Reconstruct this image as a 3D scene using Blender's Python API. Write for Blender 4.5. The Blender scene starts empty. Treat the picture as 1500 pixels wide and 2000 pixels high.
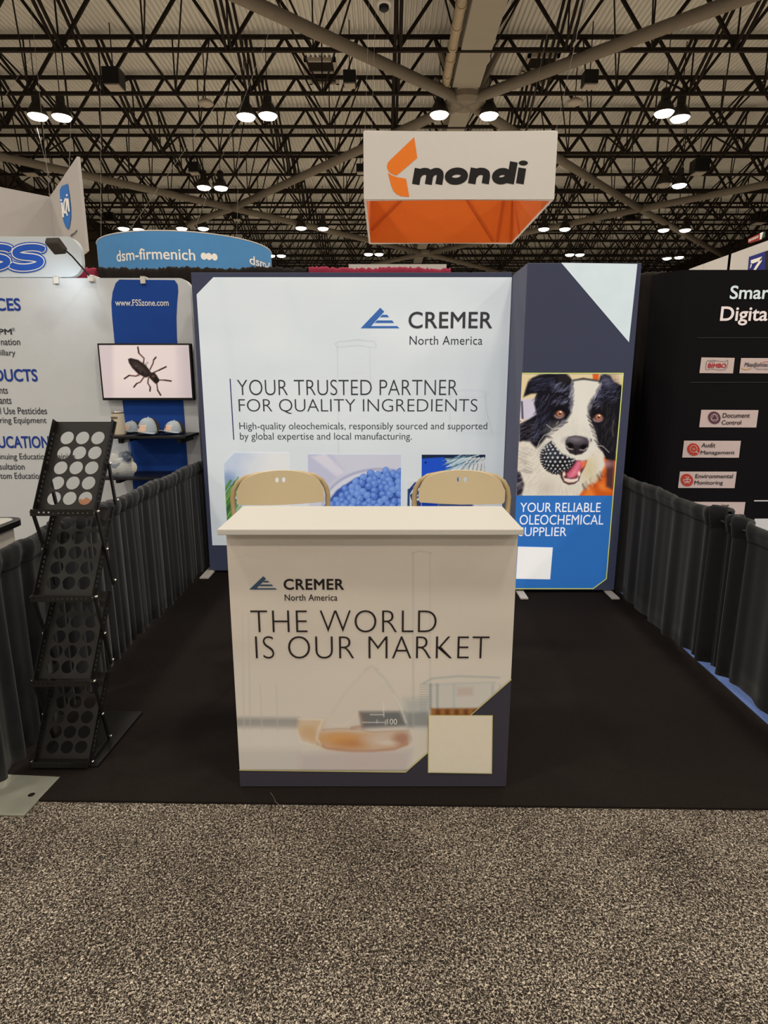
import bpy, bmesh, math, random
import numpy as np
from mathutils import Vector, Matrix
from mathutils.geometry import tessellate_polygon

# ------------------------------------------------------------------ scene, camera, light
S = bpy.context.scene
COL = S.collection
random.seed(7)
RNG = np.random.default_rng(7)
PI = math.pi

H = 1.55                      # eye height of the photographer
FPX = 1180.0                  # focal length in pixels of the 1500x2000 frame
PITCH = math.radians(12.33)
CP, SP = math.cos(PITCH), math.sin(PITCH)

cam_data = bpy.data.cameras.new('camera')
cam_data.sensor_fit = 'HORIZONTAL'
cam_data.sensor_width = 36.0
cam_data.lens = 36.0 * FPX / 1500.0
cam_data.clip_start = 0.05
cam_data.clip_end = 400
cam = bpy.data.objects.new('camera', cam_data)
COL.objects.link(cam)
cam.location = (0, 0, H)
cam.rotation_euler = (PI / 2 - PITCH, 0, 0)
S.camera = cam

S.view_settings.view_transform = 'Standard'
S.view_settings.look = 'None'
S.view_settings.exposure = 0.0
S.view_settings.gamma = 1.0
S.view_settings.use_curve_mapping = False

world = bpy.data.worlds.new('hall_air')
S.world = world
world.use_nodes = True
bg = world.node_tree.nodes['Background']
bg.inputs[0].default_value = (1.0, 0.90, 0.78, 1)
bg.inputs[1].default_value = 0.55

LAMP_RGB = (1.0, 0.90, 0.77)
LAMP_W = 150.0


def lamp_light(x, y, z, watts=LAMP_W, size=0.6, name='lamp_light'):
    d = bpy.data.lights.new(name, 'AREA')
    d.shape = 'DISK'
    d.size = size
    d.energy = watts
    d.color = LAMP_RGB
    o = bpy.data.objects.new(name, d)
    o.location = (x, y, z)
    COL.objects.link(o)
    return o


# the hall's lamps above and behind the photographer
for _y in (-18.8, -9.8, -0.8, 8.2, 17.2):
    for _x in (-21.0, -13.0, -5.0, 3.1, 11.2, 19.3):
        lamp_light(_x, _y, 11.4, LAMP_W * 2, 1.2)


# ------------------------------------------------------------------ photo geometry helpers
def ray(u, v):
    a = (u - 750.0) / FPX
    b = (1000.0 - v) / FPX
    return Vector((a, CP + b * SP, b * CP - SP))


EYE = Vector((0, 0, H))


def P(u, v, Y):
    d = ray(u, v)
    return EYE + d * (Y / d.y)


def PZ(u, v, Z):
    d = ray(u, v)
    return EYE + d * ((Z - H) / d.z)


def PX(u, v, X):
    d = ray(u, v)
    return EYE + d * (X / d.x)


def PP(u, v, p0, n):
    d = ray(u, v)
    return EYE + d * ((p0 - EYE).dot(n) / d.dot(n))


def proj(x, y, z):
    dz = z - H
    f = y * CP - dz * SP
    up = y * SP + dz * CP
    return 750.0 + FPX * x / f, 1000.0 - FPX * up / f


# ------------------------------------------------------------------ colours and materials
def lin(c):
    c = c / 255.0
    return c / 12.92 if c <= 0.04045 else ((c + 0.055) / 1.055) ** 2.4


def rgb(c):
    return (lin(c[0]), lin(c[1]), lin(c[2]), 1.0)


def mat(name, c, rough=0.6, emit=0.0, metal=0.0, noise=0.08, scale=40.0, bump=0.0, spec=0.3, alpha=1.0, sheen=0.0):
    m = bpy.data.materials.new(name)
    m.use_nodes = True
    nt = m.node_tree
    b = nt.nodes['Principled BSDF']
    tc = nt.nodes.new('ShaderNodeTexCoord')
    nz = nt.nodes.new('ShaderNodeTexNoise')
    nz.inputs['Scale'].default_value = scale
    nz.inputs['Detail'].default_value = 4
    nt.links.new(tc.outputs['Object'], nz.inputs['Vector'])
    mx = nt.nodes.new('ShaderNodeMix')
    mx.data_type = 'RGBA'
    q = rgb(c)
    mx.inputs['A'].default_value = (q[0] * (1 - noise), q[1] * (1 - noise), q[2] * (1 - noise), 1)
    mx.inputs['B'].default_value = (min(1, q[0] * (1 + noise)), min(1, q[1] * (1 + noise)), min(1, q[2] * (1 + noise)), 1)
    nt.links.new(nz.outputs['Fac'], mx.inputs['Factor'])
    nt.links.new(mx.outputs['Result'], b.inputs['Base Color'])
    b.inputs['Roughness'].default_value = rough
    b.inputs['Metallic'].default_value = metal
    b.inputs['Specular IOR Level'].default_value = spec
    if emit:
        nt.links.new(mx.outputs['Result'], b.inputs['Emission Color'])
        b.inputs['Emission Strength'].default_value = emit
    if bump:
        bp = nt.nodes.new('ShaderNodeBump')
        bp.inputs['Strength'].default_value = bump
        bp.inputs['Distance'].default_value = 0.01
        nt.links.new(nz.outputs['Fac'], bp.inputs['Height'])
        nt.links.new(bp.outputs['Normal'], b.inputs['Normal'])
    if alpha < 1:
        b.inputs['Alpha'].default_value = alpha
    if sheen:
        b.inputs['Sheen Weight'].default_value = sheen
    return m


def paint_mat(name, emit=0.0, rough=0.7, spec=0.1):
    m = bpy.data.materials.new(name)
    m.use_nodes = True
    nt = m.node_tree
    b = nt.nodes['Principled BSDF']
    a = nt.nodes.new('ShaderNodeAttribute')
    a.attribute_name = 'print'
    nt.links.new(a.outputs['Color'], b.inputs['Base Color'])
    b.inputs['Roughness'].default_value = rough
    b.inputs['Specular IOR Level'].default_value = spec
    if emit:
        nt.links.new(a.outputs['Color'], b.inputs['Emission Color'])
        b.inputs['Emission Strength'].default_value = emit
    return m


GLOW = 0.33     # strength of the light boxes behind their printed fabric
M = {}
M['navy_box'] = mat('navy_backlit_fabric', (58, 62, 84), 0.7, GLOW, noise=0.05, scale=300)
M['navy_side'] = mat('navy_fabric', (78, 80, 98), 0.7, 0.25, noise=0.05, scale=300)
M['white_glow'] = mat('white_backlit_fabric', (214, 230, 238), 0.7, GLOW, noise=0.06, scale=9)
M['ink_glow'] = mat('grey_backlit_ink', (62, 62, 70), 0.7, GLOW * 0.7, noise=0.03)
M['navy_ink_glow'] = mat('navy_backlit_ink', (44, 58, 110), 0.7, GLOW * 0.7, noise=0.03)
M['blue_ink_glow'] = mat('blue_backlit_ink', (58, 106, 178), 0.7, GLOW, noise=0.03)
M['blue_panel'] = mat('blue_backlit_fabric', (48, 118, 204), 0.7, GLOW, noise=0.05, scale=60)
M['white_ink_glow'] = mat('white_backlit_ink', (244, 246, 248), 0.7, GLOW + 0.1, noise=0.02)
M['lime_glow'] = mat('lime_backlit_ink', (226, 232, 110), 0.7, GLOW, noise=0.02)
M['cream'] = mat('cream_laminate', (206, 204, 198), 0.5, noise=0.02, scale=200)
M['counter_navy'] = mat('counter_navy_fabric', (60, 58, 70), 0.75, noise=0.1, scale=300)
M['counter_body'] = mat('counter_side_fabric', (210, 205, 196), 0.75, noise=0.04)
M['ink'] = mat('dark_brown_ink', (40, 32, 32), 0.7, noise=0.05)
M['steel_blue_ink'] = mat('slate_blue_ink', (62, 84, 112), 0.7, noise=0.05)
M['card_white'] = mat('blank_card_white', (236, 230, 214), 0.7, noise=0.03)
M['gold_edge'] = mat('pale_gold_edge', (214, 206, 140), 0.7, noise=0.03)
M['chair_tan'] = mat('tan_enamel', (222, 206, 172), 0.42, noise=0.03, scale=200, spec=0.4)
M['chair_tube'] = mat('tan_tube_enamel', (190, 168, 128), 0.35, noise=0.03, spec=0.5)
M['rubber'] = mat('dark_rubber', (40, 36, 34), 0.8)
M['black_metal'] = mat('black_powder_coat', (21, 19, 18), 0.5, noise=0.12, scale=120, spec=0.4)
M['chrome'] = mat('bright_bolt_metal', (225, 222, 216), 0.25, metal=1.0, noise=0.03)
M['galv'] = mat('galvanised_steel', (160, 162, 150), 0.4, metal=0.4, noise=0.22, scale=14)
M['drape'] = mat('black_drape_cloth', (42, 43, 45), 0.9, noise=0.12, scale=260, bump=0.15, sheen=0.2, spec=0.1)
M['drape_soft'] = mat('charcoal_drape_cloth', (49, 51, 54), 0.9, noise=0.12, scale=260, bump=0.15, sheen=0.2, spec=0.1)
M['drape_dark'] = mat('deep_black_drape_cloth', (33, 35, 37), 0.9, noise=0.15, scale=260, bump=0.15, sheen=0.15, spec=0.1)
M['drape_back'] = mat('black_back_drape_cloth', (40, 36, 34), 0.9, noise=0.2, scale=120, spec=0.1)
M['drape_red'] = mat('crimson_drape_cloth', (150, 52, 76), 0.9, noise=0.25, scale=90, spec=0.1)
M['white_metal'] = mat('white_metal', (226, 222, 214), 0.4, noise=0.03)
M['fss_white'] = mat('white_stretch_fabric', (214, 219, 224), 0.8, noise=0.03, scale=7, bump=0.35)
M['header_lamp_tint'] = mat('lamp_tinted_header_fabric', (210, 221, 230), 0.7, noise=0.02)  # white fabric with the arm light's cool tint put into its colour
M['fss_blue'] = mat('royal_blue_print', (26, 74, 164), 0.8, noise=0.06, scale=60)
M['fss_ink_blue'] = mat('heading_blue_print', (38, 70, 160), 0.8, noise=0.04)
M['fss_ink'] = mat('charcoal_print', (60, 62, 68), 0.8, noise=0.04)
M['fss_sign_blue'] = mat('sign_blue_print', (36, 92, 204), 0.6, noise=0.03)
M['white_print'] = mat('white_print', (244, 244, 242), 0.7, noise=0.02)
M['black_plastic'] = mat('black_plastic', (22, 21, 22), 0.35, noise=0.1)
M['shelf'] = mat('black_shelf', (24, 24, 28), 0.4, noise=0.1)
M['cap_grey'] = mat('pale_blue_grey_twill', (176, 190, 202), 0.9, noise=0.06, scale=400)
M['cap_mesh'] = mat('dark_brown_cap_mesh', (62, 54, 46), 0.9, noise=0.25, scale=500)
M['patch'] = mat('pink_flag_patch', (232, 196, 178), 0.9, noise=0.05)
M['patch_blue'] = mat('faded_blue_canton', (110, 116, 136), 0.9, noise=0.05)
M['patch_edge'] = mat('cream_patch_border', (240, 230, 214), 0.9, noise=0.04)
M['tin'] = mat('tan_cardboard', (214, 204, 182), 0.7, noise=0.06)
M['tin_label'] = mat('taupe_label', (110, 100, 88), 0.7)
M['silver'] = mat('silver_rim', (200, 196, 188), 0.3, metal=0.9)
M['bag_film'] = mat('clear_bag_film', (200, 214, 230), 0.15, alpha=0.35, spec=0.6, noise=0.1, scale=30)
M['bag_white'] = mat('white_bundle_cloth', (226, 222, 212), 0.35, noise=0.06, scale=40, spec=0.5)
M['bag_grey'] = mat('slate_bundle_cloth', (92, 102, 122), 0.4, noise=0.15, scale=40, spec=0.5)
M['bin_white'] = mat('pale_case_side', (206, 200, 192), 0.6, noise=0.05)
M['bin_top'] = mat('grey_case_top', (176, 176, 172), 0.5, noise=0.06)
M['carpet_black'] = mat('black_booth_carpet', (35, 31, 29), 0.95, noise=0.45, scale=200, bump=0.4, spec=0.05)
M['carpet_blue'] = mat('blue_booth_carpet', (88, 110, 164), 0.95, noise=0.25, scale=160, bump=0.3, spec=0.05)
M['panel_black'] = mat('black_display_fabric', (24, 22, 25), 0.85, noise=0.1, scale=200, spec=0.1)
M['panel_side'] = mat('black_display_side', (34, 30, 34), 0.85, noise=0.1, scale=200, spec=0.1)
M['card_pink'] = mat('pale_pink_card', (232, 212, 206), 0.8, noise=0.04)
M['mauve_ink'] = mat('mauve_ink', (108, 72, 84), 0.8, noise=0.04)
M['red_ink'] = mat('brick_red_ink', (214, 76, 58), 0.8, noise=0.04)
M['logo_red'] = mat('logo_red_ink', (200, 34, 44), 0.8, noise=0.04)
M['logo_navy'] = mat('logo_navy_ink', (44, 46, 72), 0.8, noise=0.04)
M['logo_gold'] = mat('logo_gold_ink', (206, 168, 90), 0.8, noise=0.04)
M['mint_ink_glow'] = mat('pale_glowing_mint_ink', (222, 236, 236), 0.8, 0.25, noise=0.02)  # lettering brightened by a slight glow added to the ink
M['rose_ink_glow'] = mat('pale_glowing_rose_ink', (240, 228, 224), 0.8, 0.25, noise=0.02)  # same added glow in the rose lettering
M['faint_line'] = mat('faint_grey_line', (60, 58, 60), 0.8)
M['steel_dark'] = mat('dark_painted_steel', (40, 34, 29), 0.8, noise=0.2, scale=4, spec=0.1)
M['tube_brown'] = mat('grey_brown_painted_tube', (126, 117, 104), 0.75, noise=0.1, scale=3, spec=0.1)
M['duct'] = mat('warm_grey_painted_duct', (154, 147, 134), 0.75, noise=0.06, scale=2, spec=0.1)
M['pipe'] = mat('wrapped_pipe', (168, 152, 128), 0.7, noise=0.15, scale=3, spec=0.2)
M['deck'] = mat('painted_roof_deck', (222, 218, 208), 0.85, noise=0.05, scale=1.5, spec=0.05)
M['hall_wall'] = mat('dark_hall_wall', (70, 61, 52), 0.9, noise=0.12, scale=0.6, spec=0.05)
M['lamp_body'] = mat('dark_lamp_housing', (44, 38, 32), 0.6, noise=0.1)
M['lamp_lens'] = mat('glowing_lens', (255, 248, 228), 0.4, 9.0, noise=0.01)
M['lamp_off'] = mat('unlit_lens', (170, 164, 152), 0.4, noise=0.03)
M['grille'] = mat('pale_grille', (170, 160, 146), 0.7, noise=0.1, scale=20)
M['wire'] = mat('suspension_wire', (104, 98, 90), 0.5, noise=0.02)
M['sign_white'] = mat('white_banner_fabric', (204, 202, 200), 0.85, noise=0.02, scale=8)
M['sign_grey'] = mat('pale_grey_banner_fabric', (180, 177, 176), 0.85, noise=0.02, scale=8)
M['orange'] = mat('orange_banner_fabric', (204, 100, 30), 0.85, noise=0.04, scale=8)
M['orange_dark'] = mat('orange_strap_fabric', (180, 78, 22), 0.85, noise=0.04, scale=8)
M['orange_ink'] = mat('orange_logo_ink', (228, 122, 40), 0.85, noise=0.03)
M['black_ink'] = mat('black_logo_ink', (24, 22, 24), 0.8, noise=0.03)
M['dsm_blue'] = mat('sky_blue_banner_fabric', (80, 142, 202), 0.85, noise=0.04, scale=4)
M['shield_blue'] = mat('shield_blue_ink', (40, 112, 196), 0.85, noise=0.03)
M['z_blue'] = mat('deep_blue_panel', (28, 40, 128), 0.6, noise=0.06)
M['z_black'] = mat('near_black_panel', (20, 20, 26), 0.6, noise=0.06)
M['red_box'] = mat('dark_red_panel', (150, 36, 34), 0.7, noise=0.05)
M['green_box'] = mat('dark_teal_panel', (64, 92, 88), 0.7, noise=0.05)


def speckle_mat():
    m = bpy.data.materials.new('speckled_aisle_carpet')
    m.use_nodes = True
    nt = m.node_tree
    b = nt.nodes['Principled BSDF']
    tc = nt.nodes.new('ShaderNodeTexCoord')
    vo = nt.nodes.new('ShaderNodeTexNoise')
    vo.inputs['Scale'].default_value = 185
    vo.inputs['Detail'].default_value = 1.5
    vo.inputs['Roughness'].default_value = 0.6
    vo.inputs['Distortion'].default_value = 1.1
    nt.links.new(tc.outputs['Object'], vo.inputs['Vector'])
    sep = nt.nodes.new('ShaderNodeMapRange')
    sep.inputs['From Min'].default_value = 0.31
    sep.inputs['From Max'].default_value = 0.71
    nt.links.new(vo.outputs['Fac'], sep.inputs['Value'])
    big = nt.nodes.new('ShaderNodeTexNoise')
    big.inputs['Scale'].default_value = 3.2
    big.inputs['Detail'].default_value = 3
    nt.links.new(tc.outputs['Object'], big.inputs['Vector'])
    ad = nt.nodes.new('ShaderNodeMath')
    ad.operation = 'MULTIPLY_ADD'
    ad.inputs[1].default_value = 0.24
    ad.inputs[2].default_value = -0.12
    nt.links.new(big.outputs['Fac'], ad.inputs[0])
    sm = nt.nodes.new('ShaderNodeMath')
    sm.operation = 'ADD'
    nt.links.new(sep.outputs[0], sm.inputs[0])
    nt.links.new(ad.outputs[0], sm.inputs[1])
    cr = nt.nodes.new('ShaderNodeValToRGB')
    e = cr.color_ramp.elements
    e[0].position = 0.0
    e[0].color = rgb((34, 29, 26))
    e[1].position = 1.0
    e[1].color = rgb((222, 211, 195))
    for pos, c in ((0.38, (48, 43, 39)), (0.56, (106, 99, 91)), (0.76, (178, 168, 153))):
        k = cr.color_ramp.elements.new(pos)
        k.color = rgb(c)
    nt.links.new(sm.outputs[0], cr.inputs[0])
    nt.links.new(cr.outputs[0], b.inputs['Base Color'])
    b.inputs['Roughness'].default_value = 0.95
    b.inputs['Specular IOR Level'].default_value = 0.05
    bp = nt.nodes.new('ShaderNodeBump')
    bp.inputs['Strength'].default_value = 0.5
    bp.inputs['Distance'].default_value = 0.004
    nt.links.new(vo.outputs['Fac'], bp.inputs['Height'])
    nt.links.new(bp.outputs['Normal'], b.inputs['Normal'])
    return m


M['speckle'] = speckle_mat()
M['bounce_concrete'] = mat('pale_bounce_concrete', (214, 206, 194), 0.8, noise=0.1, scale=3)


# ------------------------------------------------------------------ mesh building
WL = {}


class MB:
    def __init__(self):
        self.v = []
        self.f = []

    def add(self, vs, fs):
        n = len(self.v)
        self.v += [Vector(p) for p in vs]
        self.f += [tuple(i + n for i in t) for t in fs]
        return self

    def box(self, x0, x1, y0, y1, z0, z1):
        return self.add([(x0, y0, z0), (x1, y0, z0), (x1, y1, z0), (x0, y1, z0), (x0, y0, z1), (x1, y0, z1), (x1, y1, z1), (x0, y1, z1)],
                        [(0, 3, 2, 1), (4, 5, 6, 7), (0, 1, 5, 4), (1, 2, 6, 5), (2, 3, 7, 6), (3, 0, 4, 7)])

    def bar(self, p, q, w, h=None, upv=(0, 0, 1)):
        h = h or w
        p, q = Vector(p), Vector(q)
        d = (q - p).normalized()
        s = d.cross(Vector(upv))
        if s.length < 1e-4:
            s = d.cross(Vector((1, 0, 0)))
        s.normalize()
        t = s.cross(d)
        s, t = s * w / 2, t * h / 2
        return self.add([p - s - t, p + s - t, p + s + t, p - s + t, q - s - t, q + s - t, q + s + t, q - s + t],
                        [(0, 3, 2, 1), (4, 5, 6, 7), (0, 1, 5, 4), (1, 2, 6, 5), (2, 3, 7, 6), (3, 0, 4, 7)])

    def path(self, pts, r, n=10, closed=False):
        pts = [Vector(p) for p in pts]
        N = len(pts)
        base = len(self.v)
        prev = None
        for i, p in enumerate(pts):
            if closed:
                d = pts[(i + 1) % N] - pts[i - 1]
            else:
                d = pts[min(i + 1, N - 1)] - pts[max(i - 1, 0)]
            d.normalize()
            if prev is None:
                s = d.cross(Vector((0, 0, 1)))
                if s.length < 1e-3:
                    s = d.cross(Vector((1, 0, 0)))
            else:
                s = prev - d * prev.dot(d)
            s.normalize()
            prev = s
            t = d.cross(s)
            for k in range(n):
                a = 2 * PI * k / n
                self.v.append(p + s * r * math.cos(a) + t * r * math.sin(a))
        for i in range(N if closed else N - 1):
            for k in range(n):
                a = base + i * n + k
                b = base + i * n + (k + 1) % n
                c = base + ((i + 1) % N) * n + (k + 1) % n
                e = base + ((i + 1) % N) * n + k
                self.f.append((a, b, c, e))
        if not closed:
            self.f.append(tuple(base + k for k in reversed(range(n))))
            self.f.append(tuple(base + (N - 1) * n + k for k in range(n)))
        return self

    def lathe(self, prof, c, n=20):
        c = Vector(c)
        base = len(self.v)
        for r, z in prof:
            for k in range(n):
                a = 2 * PI * k / n
                self.v.append(c + Vector((r * math.cos(a), r * math.sin(a), z)))
        for i in range(len(prof) - 1):
            for k in range(n):
                self.f.append((base + i * n + k, base + i * n + (k + 1) % n, base + (i + 1) * n + (k + 1) % n, base + (i + 1) * n + k))
        self.f.append(tuple(base + k for k in reversed(range(n))))
        self.f.append(tuple(base + (len(prof) - 1) * n + k for k in range(n)))
        return self

    def poly(self, pts):
        return self.add(pts, [tuple(range(len(pts)))])

    def prism(self, outer, holes, frame, th):
        """outer and holes: 2D loops; frame = (origin, ax, ay, an); thickness th along an."""
        o, ax, ay, an = [Vector(x) for x in frame]
        loops = [outer] + list(holes)
        tri = tessellate_polygon([[Vector((p[0], p[1], 0)) for p in l] for l in loops])
        flat = [p for l in loops for p in l]
        n = len(flat)
        vs = [o + ax * p[0] + ay * p[1] for p in flat] + [o + ax * p[0] + ay * p[1] + an * th for p in flat]
        fs = [tuple(t) for t in tri] + [tuple(i + n for i in reversed(t)) for t in tri]
        k = 0
        for l in loops:
            m = len(l)
            for i in range(m):
                a, b = k + i, k + (i + 1) % m
                fs.append((a, b, b + n, a + n))
            k += m
        return self.add(vs, fs)

    def stroke(self, pts, w, to3, n=10):
        """flat ribbon with round joints along 2D points; to3 maps a 2D point to space."""
        to0 = to3
        cnt = [len(self.f)]

        def to3(x, y):
            return to0(x, y) + Vector((0, -4e-5 * (cnt[0] % 60), 0))
        for i in range(len(pts) - 1):
            (x0, y0), (x1, y1) = pts[i], pts[i + 1]
            L = math.hypot(x1 - x0, y1 - y0)
            if L < 1e-9:
                continue
            nx, ny = -(y1 - y0) / L * w / 2, (x1 - x0) / L * w / 2
            cnt[0] += 1
            self.poly([to3(x0 + nx, y0 + ny), to3(x0 - nx, y0 - ny), to3(x1 - nx, y1 - ny), to3(x1 + nx, y1 + ny)])
        for (x, y) in pts[1:-1]:
            cnt[0] += 1
            self.poly([to3(x + w / 2 * math.cos(2 * PI * k / n), y + w / 2 * math.sin(2 * PI * k / n)) for k in range(n)])
        return self

    def build(self, name, m, parent=None, loc=None, smooth=False, bevel=0, seg=2):
        me = bpy.data.meshes.new(name)
        w = WL[parent.name] if parent is not None else Vector(loc or (0, 0, 0))
        me.from_pydata([tuple(p - w) for p in self.v], [], self.f)
        o = bpy.data.objects.new(name, me)
        COL.objects.link(o)
        me.materials.append(M[m] if isinstance(m, str) else m)
        if parent is not None:
            o.parent = parent
        else:
            o.location = w
        WL[o.name] = w
        b = bmesh.new()
        b.from_mesh(me)
        bmesh.ops.recalc_face_normals(b, faces=b.faces)
        b.to_mesh(me)
        b.free()
        if smooth:
            me.shade_smooth()
        if bevel:
            md = o.modifiers.new('edge', 'BEVEL')
            md.width = bevel
            md.segments = seg
            md.limit_method = 'ANGLE'
        return o


def tag(o, label=None, cat=None, group=None, kind=None):
    if label:
        o['label'] = label
    if cat:
        o['category'] = cat
    if group:
        o['group'] = group
    if kind:
        o['kind'] = kind
    return o


def thing(name, loc, label, cat, group=None):
    o = bpy.data.objects.new(name, None)
    o.empty_display_size = 0.1
    COL.objects.link(o)
    o.location = loc
    WL[o.name] = Vector(loc)
    return tag(o, label, cat, group)


def copy_thing(o, loc, rz=0.0):
    r = o.copy()
    COL.objects.link(r)
    r.location = loc
    r.rotation_euler = (0, 0, rz)
    WL[r.name] = Vector(loc)
    for c in list(o.children):
        d = c.copy()
        COL.objects.link(d)
        d.parent = r
        for g in list(c.children):
            h = g.copy()
            COL.objects.link(h)
            h.parent = d
    return r


def arc(cx, cy, rx, ry, a0, a1, n=14):
    return [(cx + rx * math.cos(math.radians(a0 + (a1 - a0) * i / n)), cy + ry * math.sin(math.radians(a0 + (a1 - a0) * i / n))) for i in range(n + 1)]


def rrect(x0, x1, y0, y1, r, corners='1111', n=8):
    """rounded rectangle; corner order: bottom-left, bottom-right, top-right, top-left"""
    out = []
    for k, (cx, cy, a) in enumerate(((x0 + r, y0 + r, 180), (x1 - r, y0 + r, 270), (x1 - r, y1 - r, 0), (x0 + r, y1 - r, 90))):
        if corners[k] == '1':
            out += arc(cx, cy, r, r, a, a + 90, n)
        else:
            out.append(((x0, y0), (x1, y0), (x1, y1), (x0, y1))[k])
    return out


# lettering: outlines of the built-in typeface, fitted to a rectangle in the plane they are printed on
_text_cache = {}
_base_count = {}


def glyphs(s, offset=0.0, shear=0.0, spacing=1.0):
    key = (s, offset, shear, spacing)
    if key in _text_cache:
        return _text_cache[key]
    c = bpy.data.curves.new('lettering', 'FONT')
    c.body = s
    c.offset = min(offset, 0.0)
    c.shear = shear
    c.space_character = spacing
    c.resolution_u = 5
    o = bpy.data.objects.new('lettering', c)
    COL.objects.link(o)
    dg = bpy.context.evaluated_depsgraph_get()
    me = o.evaluated_get(dg).to_mesh()
    vs = [(v.co.x, v.co.y) for v in me.vertices]
    fs = [tuple(p.vertices) for p in me.polygons]
    o.evaluated_get(dg).to_mesh_clear()
    bpy.data.objects.remove(o)
    bpy.data.curves.remove(c)
    _base_count[key] = len(vs)
    if offset > 0:
        seen = {}
        for q in fs:
            for i in range(len(q)):
                e = (min(q[i], q[i - 1]), max(q[i], q[i - 1]))
                seen[e] = seen.get(e, 0) + 1
        for (a, b), k in seen.items():
            if k != 1:
                continue
            (x0, y0), (x1, y1) = vs[a], vs[b]
            L = math.hypot(x1 - x0, y1 - y0)
            if L < 1e-7:
                continue
            tx, ty = (x1 - x0) / L * offset, (y1 - y0) / L * offset
            e = 0.35 if L < 4 * offset else 0.9
            n0 = len(vs)
            vs += [(x0 - tx * e - ty, y0 - ty * e + tx), (x0 - tx * e + ty, y0 - ty * e - tx), (x1 + tx * e + ty, y1 + ty * e - tx), (x1 + tx * e - ty, y1 + ty * e + tx)]
            fs.append((n0, n0 + 1, n0 + 2, n0 + 3))
    _text_cache[key] = (vs, fs)
    return vs, fs


def letters(mb, s, box, to3, offset=0.0, shear=0.0, spacing=1.0):
    """box = (x0, y0, x1, y1): lower-left and upper-right corner of the inked area"""
    vs, fs = glyphs(s, offset, shear, spacing)
    xs = [p[0] for p in vs]
    ys = [p[1] for p in vs]
    ax, bx, ay, by = min(xs), max(xs), min(ys), max(ys)
    sx = (box[2] - box[0]) / (bx - ax)
    sy = (box[3] - box[1]) / (by - ay)
    n0 = _base_count.get((s, offset, shear, spacing), len(vs))
    return mb.add([to3(box[0] + (x - ax) * sx, box[1] + (y - ay) * sy) + Vector((0, 0 if i < n0 else -3e-5 * (1 + (i - n0) // 4 % 23), 0)) for i, (x, y) in enumerate(vs)], fs)


def plane_to3(Y):
    return lambda x, z: Vector((x, Y, z))


def pbox(b, Y):
    """pixel rectangle (u0, v0, u1, v1) -> (x0, z0, x1, z1) on the plane at depth Y, left edge taken at mid height"""
    vm = (b[1] + b[3]) / 2
    a, c = P(b[0], vm, Y), P(b[2], vm, Y)
    um = (b[0] + b[2]) / 2
    return (a.x, P(um, b[3], Y).z, c.x, P(um, b[1], Y).z)


def say(parent, s, b, Y, m, name='lettering', offset=0.0, shear=0.0, spacing=1.0):
    mb = MB()
    letters(mb, s, pbox(b, Y), plane_to3(Y), offset, shear, spacing)
    return mb.build(name, m, parent)


def flat(parent, name, m, pix, Y):
    return MB().poly([P(u, v, Y) for u, v in pix]).build(name, m, parent)


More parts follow.
